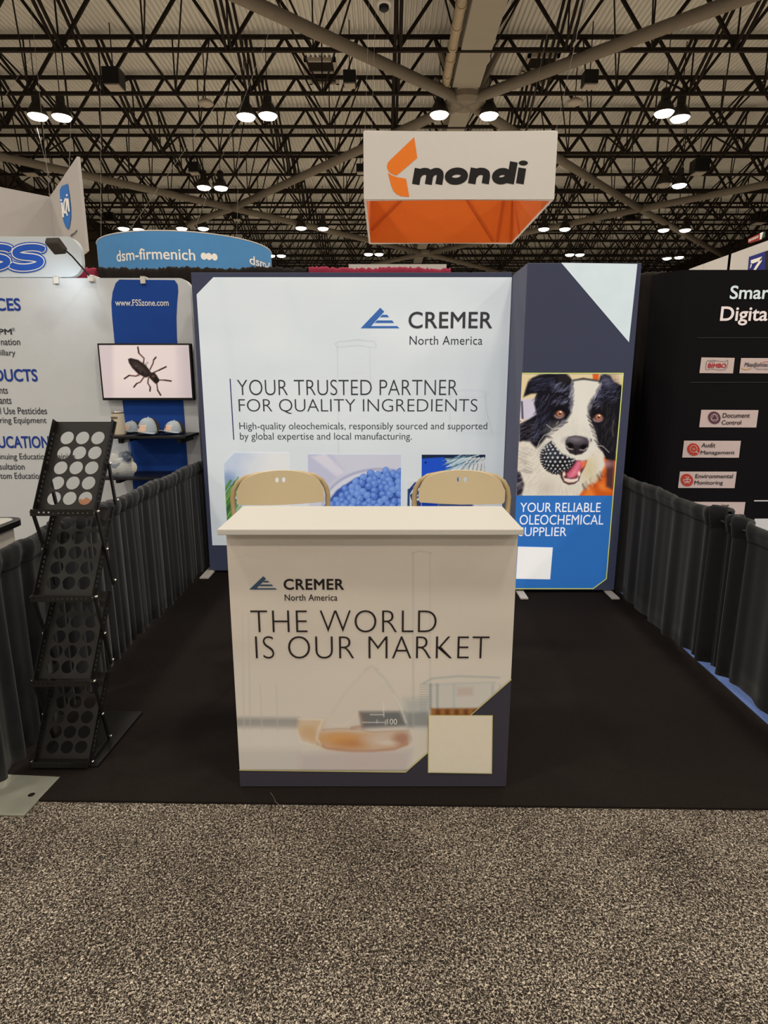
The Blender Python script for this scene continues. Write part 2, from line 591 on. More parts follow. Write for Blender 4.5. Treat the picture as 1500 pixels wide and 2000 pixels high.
# ------------------------------------------------------------------ printed pictures: numpy canvas in photo coordinates
class Canvas:
    def __init__(self, u0, v0, u1, v1, res, bgc):
        self.u0, self.v0, self.res = u0, v0, res
        self.w, self.h = int((u1 - u0) * res) + 2, int((v1 - v0) * res) + 2
        self.a = np.zeros((self.h, self.w, 3)) + np.array(bgc, float)
        self.T = lambda x, y: (x, y)

    def _px(self, p):
        x, y = self.T(*p)
        return (x - self.u0) * self.res, (y - self.v0) * self.res

    def _blend(self, x0, y0, x1, y1, fn, col, alpha):
        x0, y0 = max(0, int(x0)), max(0, int(y0))
        x1, y1 = min(self.w, int(x1) + 2), min(self.h, int(y1) + 2)
        if x1 <= x0 or y1 <= y0:
            return
        Y, X = np.mgrid[y0:y1, x0:x1].astype(float)
        k = (np.clip(fn(X, Y), 0, 1) * alpha)[..., None]
        sub = self.a[y0:y1, x0:x1]
        sub += (np.array(col, float) - sub) * k

    def poly(self, pts, col, soft=1.0, alpha=1.0):
        q = [self._px(p) for p in pts]
        xs = [p[0] for p in q]
        ys = [p[1] for p in q]
        m = soft + 2

        def fn(X, Y):
            ins = np.zeros(X.shape, bool)
            d = np.full(X.shape, 1e9)
            for i in range(len(q)):
                (ax, ay), (bx, by) = q[i], q[(i + 1) % len(q)]
                if ay != by:
                    c = ((ay > Y) != (by > Y)) & (X < (bx - ax) * (Y - ay) / (by - ay) + ax)
                    ins ^= c
                L = (bx - ax) ** 2 + (by - ay) ** 2 + 1e-9
                t = np.clip(((X - ax) * (bx - ax) + (Y - ay) * (by - ay)) / L, 0, 1)
                d = np.minimum(d, np.hypot(X - ax - t * (bx - ax), Y - ay - t * (by - ay)))
            sd = np.where(ins, d, -d)
            return sd / soft + 0.5
        self._blend(min(xs) - m, min(ys) - m, max(xs) + m, max(ys) + m, fn, col, alpha)

    def ell(self, c, rx, ry, col, soft=1.0, alpha=1.0, rot=0.0):
        x, y = self._px(c)
        x2, _ = self._px((c[0] + rx, c[1]))
        _, y2 = self._px((c[0], c[1] + ry))
        a, b = abs(x2 - x), abs(y2 - y)
        R = max(a, b) + soft + 2
        cr, sr = math.cos(rot), math.sin(rot)

        def fn(X, Y):
            dx, dy = X - x, Y - y
            p, r = dx * cr + dy * sr, -dx * sr + dy * cr
            k = np.hypot(p / a, r / b)
            return (1 - k) * min(a, b) / soft + 0.5
        self._blend(x - R, y - R, x + R, y + R, fn, col, alpha)

    def line(self, pts, wd, col, soft=1.0, alpha=1.0):
        q = [self._px(p) for p in pts]
        x2, _ = self._px((pts[0][0] + wd, pts[0][1]))
        w = abs(x2 - q[0][0]) / 2
        m = w + soft + 2
        xs = [p[0] for p in q]
        ys = [p[1] for p in q]

        def fn(X, Y):
            d = np.full(X.shape, 1e9)
            for i in range(len(q) - 1):
                (ax, ay), (bx, by) = q[i], q[i + 1]
                L = (bx - ax) ** 2 + (by - ay) ** 2 + 1e-9
                t = np.clip(((X - ax) * (bx - ax) + (Y - ay) * (by - ay)) / L, 0, 1)
                d = np.minimum(d, np.hypot(X - ax - t * (bx - ax), Y - ay - t * (by - ay)))
            return (w - d) / soft + 0.5
        self._blend(min(xs) - m, min(ys) - m, max(xs) + m, max(ys) + m, fn, col, alpha)

    def sample(self, u, v):
        x = np.clip((u - self.u0) * self.res, 0, self.w - 1.001)
        y = np.clip((v - self.v0) * self.res, 0, self.h - 1.001)
        i, j = x.astype(int), y.astype(int)
        fx, fy = (x - i)[:, None], (y - j)[:, None]
        A = self.a
        return (A[j, i] * (1 - fx) + A[j, i + 1] * fx) * (1 - fy) + (A[j + 1, i] * (1 - fx) + A[j + 1, i + 1] * fx) * fy


def print_grid(name, parent, m, cv, x0, x1, z0, z1, Y, nx, nz, cut=None):
    """a flat printed sheet on the plane at depth Y whose ink comes from the canvas; cut: (point, normal) trims one corner"""
    X, Z = np.meshgrid(np.linspace(x0, x1, nx), np.linspace(z0, z1, nz))
    X, Z = X.ravel(), Z.ravel()
    dz = Z - H
    fw = Y * CP - dz * SP
    u = 750 + FPX * X / fw
    v = 1000 - FPX * (Y * SP + dz * CP) / fw
    c = np.clip(cv.sample(u, v), 0, 255) / 255.0
    c = np.where(c <= 0.04045, c / 12.92, ((c + 0.055) / 1.055) ** 2.4)
    w = WL[parent.name]
    me = bpy.data.meshes.new(name)
    vs = np.stack([X - w.x, np.full_like(X, Y - w.y), Z - w.z], 1)
    i = np.arange(nx * nz).reshape(nz, nx)
    f = np.stack([i[:-1, :-1], i[:-1, 1:], i[1:, 1:], i[1:, :-1]], -1).reshape(-1, 4)
    me.from_pydata(vs.tolist(), [], f.tolist())
    at = me.color_attributes.new('print', 'FLOAT_COLOR', 'POINT')
    at.data.foreach_set('color', np.concatenate([c, np.ones((len(c), 1))], 1).astype(np.float32).ravel())
    if cut:
        b = bmesh.new()
        b.from_mesh(me)
        for p, n in cut:
            bmesh.ops.bisect_plane(b, geom=b.verts[:] + b.edges[:] + b.faces[:], plane_co=Vector(p) - w, plane_no=n, clear_outer=True)
        b.to_mesh(me)
        b.free()
    o = bpy.data.objects.new(name, me)
    COL.objects.link(o)
    me.materials.append(m)
    o.parent = parent
    WL[o.name] = w
    return o


# ================================================================== THE HALL
DECK_Z = 14.05
ZB, ZT = 12.03, 13.88
XL, XR, YB, YF = -23.2, 32.5, 100.0, -26.0

o = MB().box(XL, XR, 6.2, YB, -0.2, 0.0).build('floor', 'bounce_concrete')  # out of view; its pale tone is added to bounce light onto the deck
tag(o, 'unseen hall floor beyond the booths, made pale to bounce light upward', kind='structure')
o = MB().box(XL, XR, YF, 6.2, -0.2, 0.0).build('floor', 'speckle')
tag(o, 'grey speckled aisle carpet', kind='structure')
o = MB().box(XL - 0.3, XL, YF, YB, 0, DECK_Z + 0.5).build('wall_left', 'hall_wall')
tag(o, kind='structure')
o = MB().box(XR, XR + 0.3, YF, YB, 0, DECK_Z + 0.5).build('wall_right', 'hall_wall')
tag(o, kind='structure')
o = MB().box(XL, XR, YB, YB + 0.3, 0, DECK_Z + 0.5).build('wall_back', 'hall_wall')
tag(o, kind='structure')

# corrugated roof deck, ribs running away from the viewer
mb = MB()
prof = []
x = XL
while x < XR:
    prof += [(x, 0.0), (x + 0.075, 0.0), (x + 0.105, 0.085), (x + 0.155, 0.085)]
    x += 0.185
base = [(px, YF, DECK_Z + pz) for px, pz in prof] + [(px, YB, DECK_Z + pz) for px, pz in prof]
n = len(prof)
mb.add(base, [(i, i + 1, n + i + 1, n + i) for i in range(n - 1)])
o = mb.build('ceiling', 'deck')
tag(o, kind='structure')

# roof joists spanning the hall: warren trusses every 3.05 m
NODE, STEP = 0.45, 2.75
nodes = [NODE + STEP * j for j in range(-8, 12)]
JY = [22.4 + 3.05 * k for k in range(-3, 26)]
for i, y in enumerate(JY):
    mb = MB()
    big = 1.0 if y < 45 else 0.8
    mb.bar((XL, y, ZB), (XR, y, ZB), 0.12, 0.11)
    mb.bar((XL, y, ZT), (XR, y, ZT), 0.12, 0.12)
    for xx in nodes:
        for s in (-1, 1):
            mb.bar((xx, y, ZB), (xx + s * STEP / 2, y, ZT), 0.095 * big)
        mb.bar((xx, y, ZB), (xx, y, ZT), 0.045 * big)
    o = mb.build('roof_beam', 'steel_dark')
    tag(o, kind='structure')
# bridging between the joists, one run per panel point, running away from the viewer
for j, xx in enumerate(nodes):
    mb = MB()
    for i, y in enumerate(JY[:-1]):
        if j % 2 == 0:
            mb.bar((xx - 0.08, y + 3.05, ZB), (xx - 0.08, y, ZT), 0.085)
            mb.bar((xx + 0.1, y + 3.05, ZB), (xx + 0.1, y, ZT), 0.085)
            if i % 2 == 0:
                mb.bar((xx, y, ZB), (xx, y + 3.05, ZT), 0.06)
        else:
            mb.bar((xx + STEP / 2, y, ZT), (xx, y + 3.05, ZB), 0.05)
            mb.bar((xx - STEP / 2, y, ZT), (xx, y + 3.05, ZB), 0.05)
    o = mb.build('bridging_beam', 'steel_dark')
    tag(o, kind='structure')

# big round braces in a diamond grid under the joists
TZ = 11.85
NA, NB, NC, ND = (3.07, 25.7), (-9.3, 40.2), (15.8, 40.4), (3.4, 53.8)
NBL, NCR = (-22.5, 27.0), (29.0, 27.2)
for p, q in ((NA, (-10.6, 13.2)), (NA, (16.7, 13.0)), (NA, NB), (NA, NC), (NB, NBL), (NB, ND), (NC, ND), (NC, NCR),
             (NC, (29.5, 55.5)), (NB, (-22.0, 53.0)), (ND, (-9, 68)), (ND, (16, 68))):
    o = MB().path([(p[0], p[1], TZ), (q[0], q[1], TZ)], 0.19, 16).build('brace_beam', 'tube_brown', smooth=True)
    tag(o, kind='structure')
for nx_, ny_ in (NA, ND):
    mb = MB()
    mb.lathe([(0.55, -0.12), (0.75, 0.0), (0.75, 0.35), (0.3, 0.55), (0.3, 1.9)], (nx_, ny_, TZ - 0.05), 20)
    for a in range(4):
        an = PI / 4 + a * PI / 2
        mb.bar((nx_ + 0.5 * math.cos(an), ny_ + 0.5 * math.sin(an), TZ + 0.1), (nx_ + 1.5 * math.cos(an), ny_ + 1.5 * math.sin(an), TZ + 1.2), 0.16)
    o = mb.build('node_beam', 'tube_brown')
    tag(o, kind='structure')

mb = MB()
mb.box(2.5, 3.5, 10, 24.9, 12.0, 13.2)
mb.box(2.7, 3.45, 24.9, 60, 12.0, 13.0)
o = mb.build('boxed_roof_beam', 'duct')
tag(o, kind='structure')
mb = MB()
mb.path([(2.15, 10, 12.1), (2.25, 25.0, 12.1)], 0.15, 14)
for k in range(14):
    yy = 11 + k * 1.0 + (k % 3) * 0.12
    mb.path([(2.155 + k * 0.007, yy, 12.1), (2.156 + k * 0.007, yy + 0.13, 12.1)], 0.175, 14)
o = mb.build('roof_pipe', 'pipe', smooth=False, loc=(2.2, 18, 12.1))
tag(o, 'pale wrapped pipe running along the boxed roof beam', 'pipe')

# roof hatches (louvred frames set into the deck)
for (u0, v0, u1, v1), lab in (((598, 112, 660, 160), 'louvred roof hatch beside the black box above the booth wall'),
                              ((1018, 104, 1080, 160), 'louvred roof hatch between the grey boxed beam and the long round brace')):
    a, b = PZ((u0 + u1) / 2, v1, DECK_Z), PZ((u0 + u1) / 2, v0, DECK_Z)
    cx = (a.x + b.x) / 2
    w = (u1 - u0) / FPX * b.y / 1.13
    y0, y1 = b.y, a.y
    t = thing('roof_hatch', (cx, y0, DECK_Z - 0.05), lab, 'roof hatch', 'roof hatches')
    mb = MB()
    z0, z1 = DECK_Z - 0.12, DECK_Z + 0.02
    mb.box(cx - w / 2, cx - w / 2 + 0.12, y0, y1, z0, z1).box(cx + w / 2 - 0.12, cx + w / 2, y0, y1, z0, z1)
    mb.box(cx - w / 2, cx + w / 2, y0, y0 + 0.12, z0, z1).box(cx - w / 2, cx + w / 2, y1 - 0.12, y1, z0, z1)
    mb.box(cx - w / 2, cx + w / 2, (y0 + y1) / 2 - 0.08, (y0 + y1) / 2 + 0.02, z0, z1)
    mb.build('hatch_frame', 'grille', t)
    mb = MB()
    k = y0 + 0.2
    while k < y1 - 0.2:
        mb.bar((cx - w / 2 + 0.12, k, DECK_Z - 0.02), (cx + w / 2 - 0.12, k, DECK_Z - 0.02), 0.22, 0.03, (0, 0.5, 1))
        k += 0.3
    mb.build('louvre', 'steel_dark', t)

# high-bay lamps
LZ = 11.45


def make_lamp(name, x, y, label, lit=True, light=True):
    label = label.replace('high-bay lamp', 'ceiling lamp')
    t = thing(name, (x, y, LZ), label, 'ceiling lamp', 'high-bay lamps under the roof')
    MB().lathe([(0.36, 0.0), (0.37, 0.05), (0.30, 0.22), (0.19, 0.42), (0.15, 0.44)], (x, y, LZ), 22).build('housing', 'lamp_body', t, smooth=True)
    MB().lathe([(0.15, 0.0), (0.16, 0.05), (0.16, 0.34), (0.10, 0.40)], (x, y, LZ + 0.44), 16).build('ballast_box', 'lamp_body', t)
    MB().lathe([(0.16, -0.12), (0.29, -0.08), (0.355, 0.0)], (x, y, LZ), 22).build('lens', 'lamp_lens' if lit else 'lamp_off', t)
    MB().path([(x, y, LZ + 0.84), (x, y, DECK_Z + 0.03)], 0.018, 6).build('hanger', 'lamp_body', t)
    if light and lit:
        lamp_light(x, y, LZ - 0.14)
    return t


ROWS = [
    ('first', [(78, 228, 1), (117, 230, 1), (485, 229, 1), (519, 227, 1), (858, 225, 1), (955, 227, 1), (1300, 222, 1), (1325, 232, 1)]),
    ('second', [(402, 367, 1), (428, 368, 1), (1299, 362, 0), (1325, 363, 1)]),
    ('third', [(245, 447, 1), (267, 449, 1), (355, 447, 1), (397, 447, 1), (588, 446, 1), (631, 447, 1), (1062, 448, 1), (1103, 448, 1), (1296, 450, 1), (1338, 450, 1)]),
    ('fourth', [(533, 500, 1), (545, 500, 1), (722, 497, 1), (738, 497, 1), (1115, 498, 1), (1130, 498, 1), (1306, 505, 1), (1323, 503, 1)]),
]
WHERE = {
    ('first', 0): 'above the white shield sign', ('first', 2): 'above the curved blue sign', ('first', 4): 'just above the orange sign',
    ('first', 6): 'high above the black display',
    ('second', 0): 'above the curved blue sign', ('second', 2): 'beside the orange sign',
    ('third', 0): 'over the blue sign left end', ('third', 2): 'over the blue sign middle', ('third', 4): 'between the blue and orange signs',
    ('third', 6): 'past the corner of the orange sign', ('third', 8): 'above the far white wall',
    ('fourth', 0): 'at the blue sign right end', ('fourth', 2): 'under the orange sign', ('fourth', 4): 'above the dog tower', ('fourth', 6): 'above the black back drape',
}
for row, items in ROWS:
    for i, (u, v, lit) in enumerate(items):
        p = PZ(u, v, LZ - 0.02)
        k = i // 2 * 2
        side = 'left' if i % 2 == 0 else 'right'
        if i % 2 == 0:
            sep = abs(PZ(items[i + 1][0], items[i + 1][1], LZ).x - p.x)
            dx = -max(0.0, 0.85 - sep) / 2
        else:
            dx = -dx
        make_lamp('high_bay_lamp', p.x + dx, p.y, f"{'lit' if lit else 'unlit'} high-bay lamp, {side} of two {WHERE[(row, k)]}, {row} row", bool(lit))

# black boxes with a pale grille under the roof
BOXES = [(222, 152, 32, 'large black box above and left of the first lamps'), (683, 148, 24, 'black box beside the roof hatch over the booth wall'),
         (1152, 150, 26, 'black box under the long round brace'), (60, 328, 26, 'black box over the white corner sign'),
         (380, 326, 20, 'black box above the second row lamps'), (704, 325, 16, 'black box at the edge of the orange sign'),
         (1365, 326, 26, 'black box above the far white wall, nearer one'), (215, 424, 18, 'black box left of the curved blue sign'),
         (463, 420, 16, 'black box where two braces cross on the left'), (1228, 424, 18, 'black box where two braces cross on the right'),
         (1483, 427, 22, 'black box over the red topped far wall')]
for u, v, wpx, lab in BOXES:
    p = PZ(u, v, 12.3)
    s = wpx / FPX * p.y / 1.1
    t = thing('ceiling_speaker', (p.x, p.y, 12.3), lab + ', pale grille', 'speaker box', 'black boxes under the roof')
    MB().box(p.x - s / 2, p.x + s / 2, p.y - s / 2, p.y + s / 2, 12.0, 12.0 + s * 0.9).build('housing', 'black_plastic', t, bevel=0.02)
    MB().box(p.x - s * 0.42, p.x + s * 0.42, p.y - s * 0.42, p.y + s * 0.42, 11.96, 12.0).build('grille', 'grille', t)
    MB().path([(p.x, p.y, 12.0 + s * 0.9), (p.x, p.y, DECK_Z)], 0.02, 6).build('bracket', 'steel_dark', t)
for u, v, lab in ((402, 206, 'small pale domed fixture under the roof above the blue sign'), (1123, 204, 'small pale domed fixture under the roof right of the orange sign')):
    p = PZ(u, v, 12.0)
    t = thing('ceiling_fixture', (p.x, p.y, 12.0), lab, 'roof fixture')
    MB().lathe([(0.22, 0.0), (0.3, 0.04), (0.3, 0.1), (0.12, 0.22)], (p.x, p.y, 12.0), 18).build('dome', 'grille', t, smooth=True)
    MB().path([(p.x, p.y, 12.2), (p.x, p.y, DECK_Z)], 0.02, 6).build('rod', 'steel_dark', t)
p = PZ(750, 12, 11.6)
t = thing('dome_camera', (p.x, p.y, 11.6), 'white dome camera hanging at the top edge between joists', 'camera')
MB().lathe([(0.05, -0.14), (0.13, -0.08), (0.14, 0.0)], (p.x, p.y, 11.6), 18).build('dome', 'black_plastic', t, smooth=True)
MB().lathe([(0.14, 0.0), (0.2, 0.02), (0.2, 0.12), (0.06, 0.2)], (p.x, p.y, 11.6), 18).build('shroud', 'white_metal', t, smooth=True)
MB().path([(p.x, p.y, 11.8), (p.x, p.y, DECK_Z)], 0.03, 8).build('pole', 'steel_dark', t)

# ------------------------------------------------------------------ square hanging sign, white outside, orange inside
Y1, Y2 = 12.0, 15.6
a, b = P(717, 390, Y1), P(1073, 388, Y1)
x0, x1, zb = a.x, b.x, a.z
zt = P(895, 257.5, Y1).z
X0, X1 = x0 - 0.03, x1 + 0.05
t = thing('hanging_sign', ((x0 + x1) / 2, (Y1 + Y2) / 2, zb), 'square hanging sign, white with an orange arrow logo, orange inside', 'hanging sign')
mb = MB()
mb.box(X0, X1, Y1 - 0.03, Y1, zb, zt).box(X0, X1, Y2, Y2 + 0.03, zb, zt)
mb.box(X0 - 0.03, X0, Y1 - 0.03, Y2 + 0.03, zb, zt).box(X1, X1 + 0.03, Y1 - 0.03, Y2 + 0.03, zb, zt)
mb.build('outer_fabric', 'sign_white', t)
mb = MB()
e = 0.012
mb.box(X0 + e, X1 - e, Y1 + 0.005, Y1 + e, zb + 0.01, zt).box(X0 + e, X1 - e, Y2 - e, Y2 - 0.005, zb + 0.01, zt)
mb.box(X0 + 0.005, X0 + e, Y1 + e, Y2 - e, zb + 0.01, zt).box(X1 - e, X1 - 0.005, Y1 + e, Y2 - e, zb + 0.01, zt)
mb.build('inner_fabric', 'orange', t)
mb = MB()
for zz in (zb, zt):
    mb.path([(X0, Y1, zz), (X1, Y1, zz), (X1, Y2, zz), (X0, Y2, zz)], 0.022, 8, closed=True)
mb.build('frame_tube', 'sign_white', t)
for q in (((X0 + 0.02, Y2 - 0.02, zt), (X0 + 0.02, Y2 - 1.0, zb)), ((X1 - 0.02, Y2 - 0.02, zt), (X1 - 0.02, Y2 - 1.0, zb)),
          ((X0 + 0.05, Y2 - 0.03, zb + 0.3), (X0 + 0.9, Y2 - 0.03, zt)), ((X1 - 0.45, Y2 - 0.03, zb + 0.05), (X1 - 1.2, Y2 - 0.03, zt)), ((X1 - 0.35, Y2 - 0.03, zb + 0.05), (X1 - 0.22, Y2 - 0.03, zt))):
    MB().bar(q[0], q[1], 0.05, 0.02, (0, 1, 0)).build('inner_strap', 'orange_dark', t)
YS = Y1 - 0.034


def mpt(x, y):
    return P(690 + x / 3.6585, 250 + y / 3.6585, YS)


mb = MB()
mb.poly([mpt(*q) for q in ((435, 65), (457, 213), (312, 338), (285, 332), (262, 318), (246, 298), (240, 275), (246, 250), (262, 230))])
mb.poly([mpt(*q) for q in ((247, 320), (275, 338), (310, 350), (377, 363), (400, 492), (340, 487), (308, 472), (285, 448), (270, 410))])
mb.build('arrow_logo', 'orange_ink', t)
mb = MB()
mb.stroke([(446, 403), (466, 289)], 54, mpt)
mb.stroke([(462, 340), (480, 318), (505, 309), (528, 311), (544, 322), (546, 345), (536, 403)], 50, mpt)
mb.stroke([(546, 340), (566, 318), (590, 309), (608, 311), (620, 322), (621, 345), (611, 403)], 50, mpt)
mb.stroke([(737 + 58 * math.cos(k * PI / 12) - 8 * math.sin(k * PI / 12), 344 + 37 * math.sin(k * PI / 12)) for k in range(26)], 50, mpt)
mb.stroke([(846, 398), (866, 286)], 54, mpt)
mb.stroke([(862, 340), (880, 318), (905, 309), (932, 311), (950, 322), (952, 345), (943, 398)], 52, mpt)
mb.stroke([(1062 + 46 * math.cos(k * PI / 12) - 8 * math.sin(k * PI / 12), 344 + 34 * math.sin(k * PI / 12)) for k in range(26)], 50, mpt)
mb.stroke([(1120, 398), (1148, 242)], 56, mpt)
mb.stroke([(1190, 398), (1208, 286)], 56, mpt)
mb.poly([mpt(1215 + 33 * math.cos(k * PI / 10), 250 + 18 * math.sin(k * PI / 10)) for k in range(20)])
mb.build('lettering', 'black_ink', t)
for xx, yy in ((X0, Y1), (X1, Y1), (X0, Y2), (X1, Y2)):
    MB().path([(xx, yy, zt), (xx * 1.2 + (0.6 if xx > 1 else 0.3), yy + 0.5, ZB)], 0.003, 5).build('wire', 'wire', t)

# ------------------------------------------------------------------ curved blue hanging sign
CX, CY, CR = -5.24, 17.22, 2.2
ct = 1.55 + 15.8 * 0.2135
cb = ct - 1.25
t = thing('curved_sign', (CX, CY, cb), 'round sky blue hanging sign with white lettering and three dots', 'hanging sign')
n = 72
mb = MB()
for r in (CR, CR - 0.03):
    for zz in (cb, ct):
        mb.v += [Vector((CX + r * math.cos(2 * PI * k / n), CY + r * math.sin(2 * PI * k / n), zz)) for k in range(n)]
for k in range(n):
    q = (k + 1) % n
    mb.f += [(k, q, n + q, n + k), (2 * n + k, 3 * n + k, 3 * n + q, 2 * n + q), (n + k, n + q, 3 * n + q, 3 * n + k), (k, 2 * n + k, 2 * n + q, q)]
mb.build('banner_fabric', 'dsm_blue', t, smooth=False)
MB().path([(CX + CR * math.cos(2 * PI * k / n), CY + CR * math.sin(2 * PI * k / n), ct) for k in range(n)], 0.014, 6, closed=True).build('top_hoop', 'sign_white', t)


def cyl(u, v):
    d = ray(u, v)
    A = d.x ** 2 + d.y ** 2
    B = -2 * (d.x * CX + d.y * CY)
    C = CX ** 2 + CY ** 2 - CR ** 2
    k = (-B - math.sqrt(max(0, B * B - 4 * A * C))) / (2 * A)
    q = EYE + d * k
    return math.atan2(q.y - CY, q.x - CX), q.z


def cyl3(th, z):
    return Vector((CX + (CR + 0.006) * math.cos(th), CY + (CR + 0.006) * math.sin(th), z))


def cyl_box(b):
    vm = (b[1] + b[3]) / 2
    a0, a1 = cyl(b[0], vm)[0], cyl(b[2], vm)[0]
    if a1 < a0:
        a1 += 2 * PI
    return (a0, cyl((b[0] + b[2]) / 2, b[3])[1], a1, cyl((b[0] + b[2]) / 2, b[1])[1])


mb = MB()
letters(mb, 'dsm-firmenich', cyl_box((227.5, 484.5, 381, 507)), cyl3, 0.012)
mb.build('lettering', 'white_print', t)
mb = MB()
for u, v in ((398, 500.5), (408, 501), (419, 502)):
    th, z = cyl(u, v)
    mb.poly([cyl3(th + 0.072 / CR * math.cos(k * PI / 10), z + 0.08 * math.sin(k * PI / 10)) for k in range(20)])
mb.build('dot_logo', 'white_print', t)
mb = MB()
letters(mb, 'dsm-fi', cyl_box((487, 504, 527, 521)), cyl3, 0.012)
mb.build('lettering', 'white_print', t)
for an, top in ((-2.4, (-9.5, 23, ZB)), (-1.2, (-2.6, 19, ZB)), (-1.9, (-4.0, 22, ZB)), (1.2, (-5, 24, ZB))):
    MB().path([(CX + CR * math.cos(an), CY + CR * math.sin(an), ct), top], 0.004, 5).build('wire', 'wire', t)

# ------------------------------------------------------------------ white corner sign with the shield
top_near, bot_near = 5.32, 3.80
Cn = Vector((-7.04, 13.85, 0))
Nr = Vector((-5.3, 11.5, 0))
Lf = Vector((-9.2, 11.6, 0))
t = thing('corner_sign', (Cn.x, Cn.y, bot_near), 'white hanging corner sign with a blue shield logo', 'hanging sign')
dA = (Nr - Cn).normalized()
nA = Vector((dA.y, -dA.x, 0))
if nA.y > 0:
    nA = -nA
mb = MB()
mb.prism([(0, bot_near), ((Nr - Cn).length, bot_near), ((Nr - Cn).length, top_near), (0, top_near)], [], (Cn, dA, (0, 0, 1), -nA), 0.05)
mb.build('shield_face', 'sign_grey', t)
dB = (Lf - Cn).normalized()
nB = Vector((-dB.y, dB.x, 0))
if nB.y > 0:
    nB = -nB
mb = MB()
mb.prism([(-0.02, bot_near), ((Lf - Cn).length, bot_near), ((Lf - Cn).length, top_near), (-0.02, top_near)], [], (Cn, dB, (0, 0, 1), -nB), 0.05)
mb.build('plain_face', 'sign_grey', t)


def iq(x, y, off=0.01):
    return PP(x / 3.75, 290 + y / 3.75, Cn + nA * off, nA)


mb = MB().poly([iq(*q) for q in ((437, 305), (452, 275), (495, 258), (508, 340), (518, 430), (519, 500), (512, 555), (500, 595), (480, 575), (465, 535), (452, 470), (440, 380))])
mb.build('shield_logo', 'shield_blue', t)
mb = MB()
f = lambda x, y: iq(x, y, 0.016)
mb.stroke([(452, 395), (463, 503)], 13, f).stroke([(446, 372), (449, 385)], 12, f)
mb.stroke([(478 + 10 * math.cos(k * PI / 8) - 3 * math.sin(k * PI / 8), 420 + 52 * math.sin(k * PI / 8)) for k in range(18)], 11, f)
mb.stroke([(482, 455), (494, 492)], 10, f)
mb.stroke([(496, 365), (506, 462)], 12, f).stroke([(488, 335), (491, 350)], 11, f)
mb.build('lettering', 'white_print', t)
mb = MB()
f2 = lambda x, y: iq(x, y, 0.012)
mb.stroke([(515, 640), (530, 628), (545, 622), (563, 598)], 7, f2).stroke([(520, 648), (540, 634)], 4, f2)
mb.build('small_print', 'fss_ink', t)
for q, tp in ((Cn, PZ(60, 10, ZB)), (Cn + (Lf - Cn) * 0.55, PZ(64, 105, ZB)), (Cn + (Nr - Cn) * 0.75, PZ(140, 200, ZB)), (Cn + Vector((0.1, 0, 0)), PZ(70, 240, ZB))):
    MB().path([(q.x, q.y, top_near), tp], 0.0045, 5).build('wire', 'wire', t)

# ------------------------------------------------------------------ far white wall on the right with a blue letter panel
WX = 8.47
p0, p1 = PX(1500, 471, WX), PX(1346, 524.5, WX)
wz = (p0.z + p1.z) / 2
t = thing('exhibit_wall', (WX, 14.5, 0), 'tall pale booth wall beyond the black display on the right', 'booth wall')
s1, s2 = PX(1428, 500, WX).y, PX(1375, 515, WX).y
for ya, yb in ((p1.y, s2), (s2 + 0.01, s1), (s1 + 0.12, 11.5)):
    MB().box(WX, WX + 0.12, min(ya, yb), max(ya, yb), 0, wz).build('wall_section', 'sign_white', t)
MB().box(WX + 0.02, WX + 0.1, s1, s1 + 0.12, 0, wz).build('joint_post', 'grille', t)


def zf(off):
    return lambda x, y: PX(1340 + x / 9.375, 440 + y / 9.375, WX - off)


mb = MB().poly([zf(0.01)(*q) for q in ((1150, 580), (1455, 475), (1440, 900), (1120, 900))])
mb.build('letter_panel', 'z_blue', t)
mb = MB().poly([zf(0.012)(*q) for q in ((1455, 475), (1560, 440), (1560, 900), (1440, 900))])
mb.build('dark_panel', 'z_black', t)
mb = MB()
g = zf(0.02)
mb.poly([g(*q) for q in ((1185, 640), (1395, 570), (1380, 640), (1185, 715))])
mb.poly([g(*q) for q in ((1395, 570), (1385, 660), (1290, 800), (1245, 900), (1180, 900), (1290, 720))])
mb.poly([g(*q) for q in ((1185, 700), (1215, 690), (1190, 770), (1168, 790))])
mb.build('lettering', 'white_print', t)
t = thing('red_sign', (WX + 0.4, 13.0, wz), 'small red sign with white letters and a teal end on the pale wall', 'sign')
g = lambda x, y: PX(1340 + x / 9.375, 440 + y / 9.375, WX + 0.03)
lo, hi = [(1135, 325), (1345, 262)], [(1135, 250), (1340, 150)]
A_, B_ = g(*lo[0]), g(*lo[1])
C_, D_ = g(*hi[1]), g(*hi[0])
mb = MB().add([A_, B_, C_, D_] + [q + Vector((0.06, 0, 0)) for q in (A_, B_, C_, D_)], [(0, 1, 2, 3), (7, 6, 5, 4), (0, 4, 5, 1), (1, 5, 6, 2), (2, 6, 7, 3), (3, 7, 4, 0)])
mb.build('red_board', 'red_box', t)
mb = MB()
g2 = lambda x, y: PX(1340 + x / 9.375, 440 + y / 9.375, WX + 0.02)
for k in range(6):
    xx = 1150 + k * 31
    yy = 285 - k * 13.5
    mb.stroke([(xx, yy + 25), (xx + 4, yy - 22), (xx + 20, yy - 28), (xx + 18, yy - 2), (xx + 4, yy + 2)], 8, g2)
mb.build('lettering', 'white_print', t)
mb = MB().poly([g2(*q) for q in ((1348, 262), (1352, 145), (1415, 118), (1380, 250))])
mb.build('white_end', 'white_print', t)
mb = MB().poly([g2(*q) for q in ((1385, 248), (1415, 125), (1450, 112), (1445, 215))])
mb.build('teal_end', 'green_box', t)

# white wall far behind the back drape
a, b = P(681, 516, 9.0), P(872, 514.5, 9.0)
o = MB().box(a.x, b.x, 9.0, 9.08, 0, a.z).build('white_partition', 'sign_white', loc=((a.x + b.x) / 2, 9.04, 0))
tag(o, 'long white board edge showing above the crimson drape', 'board')


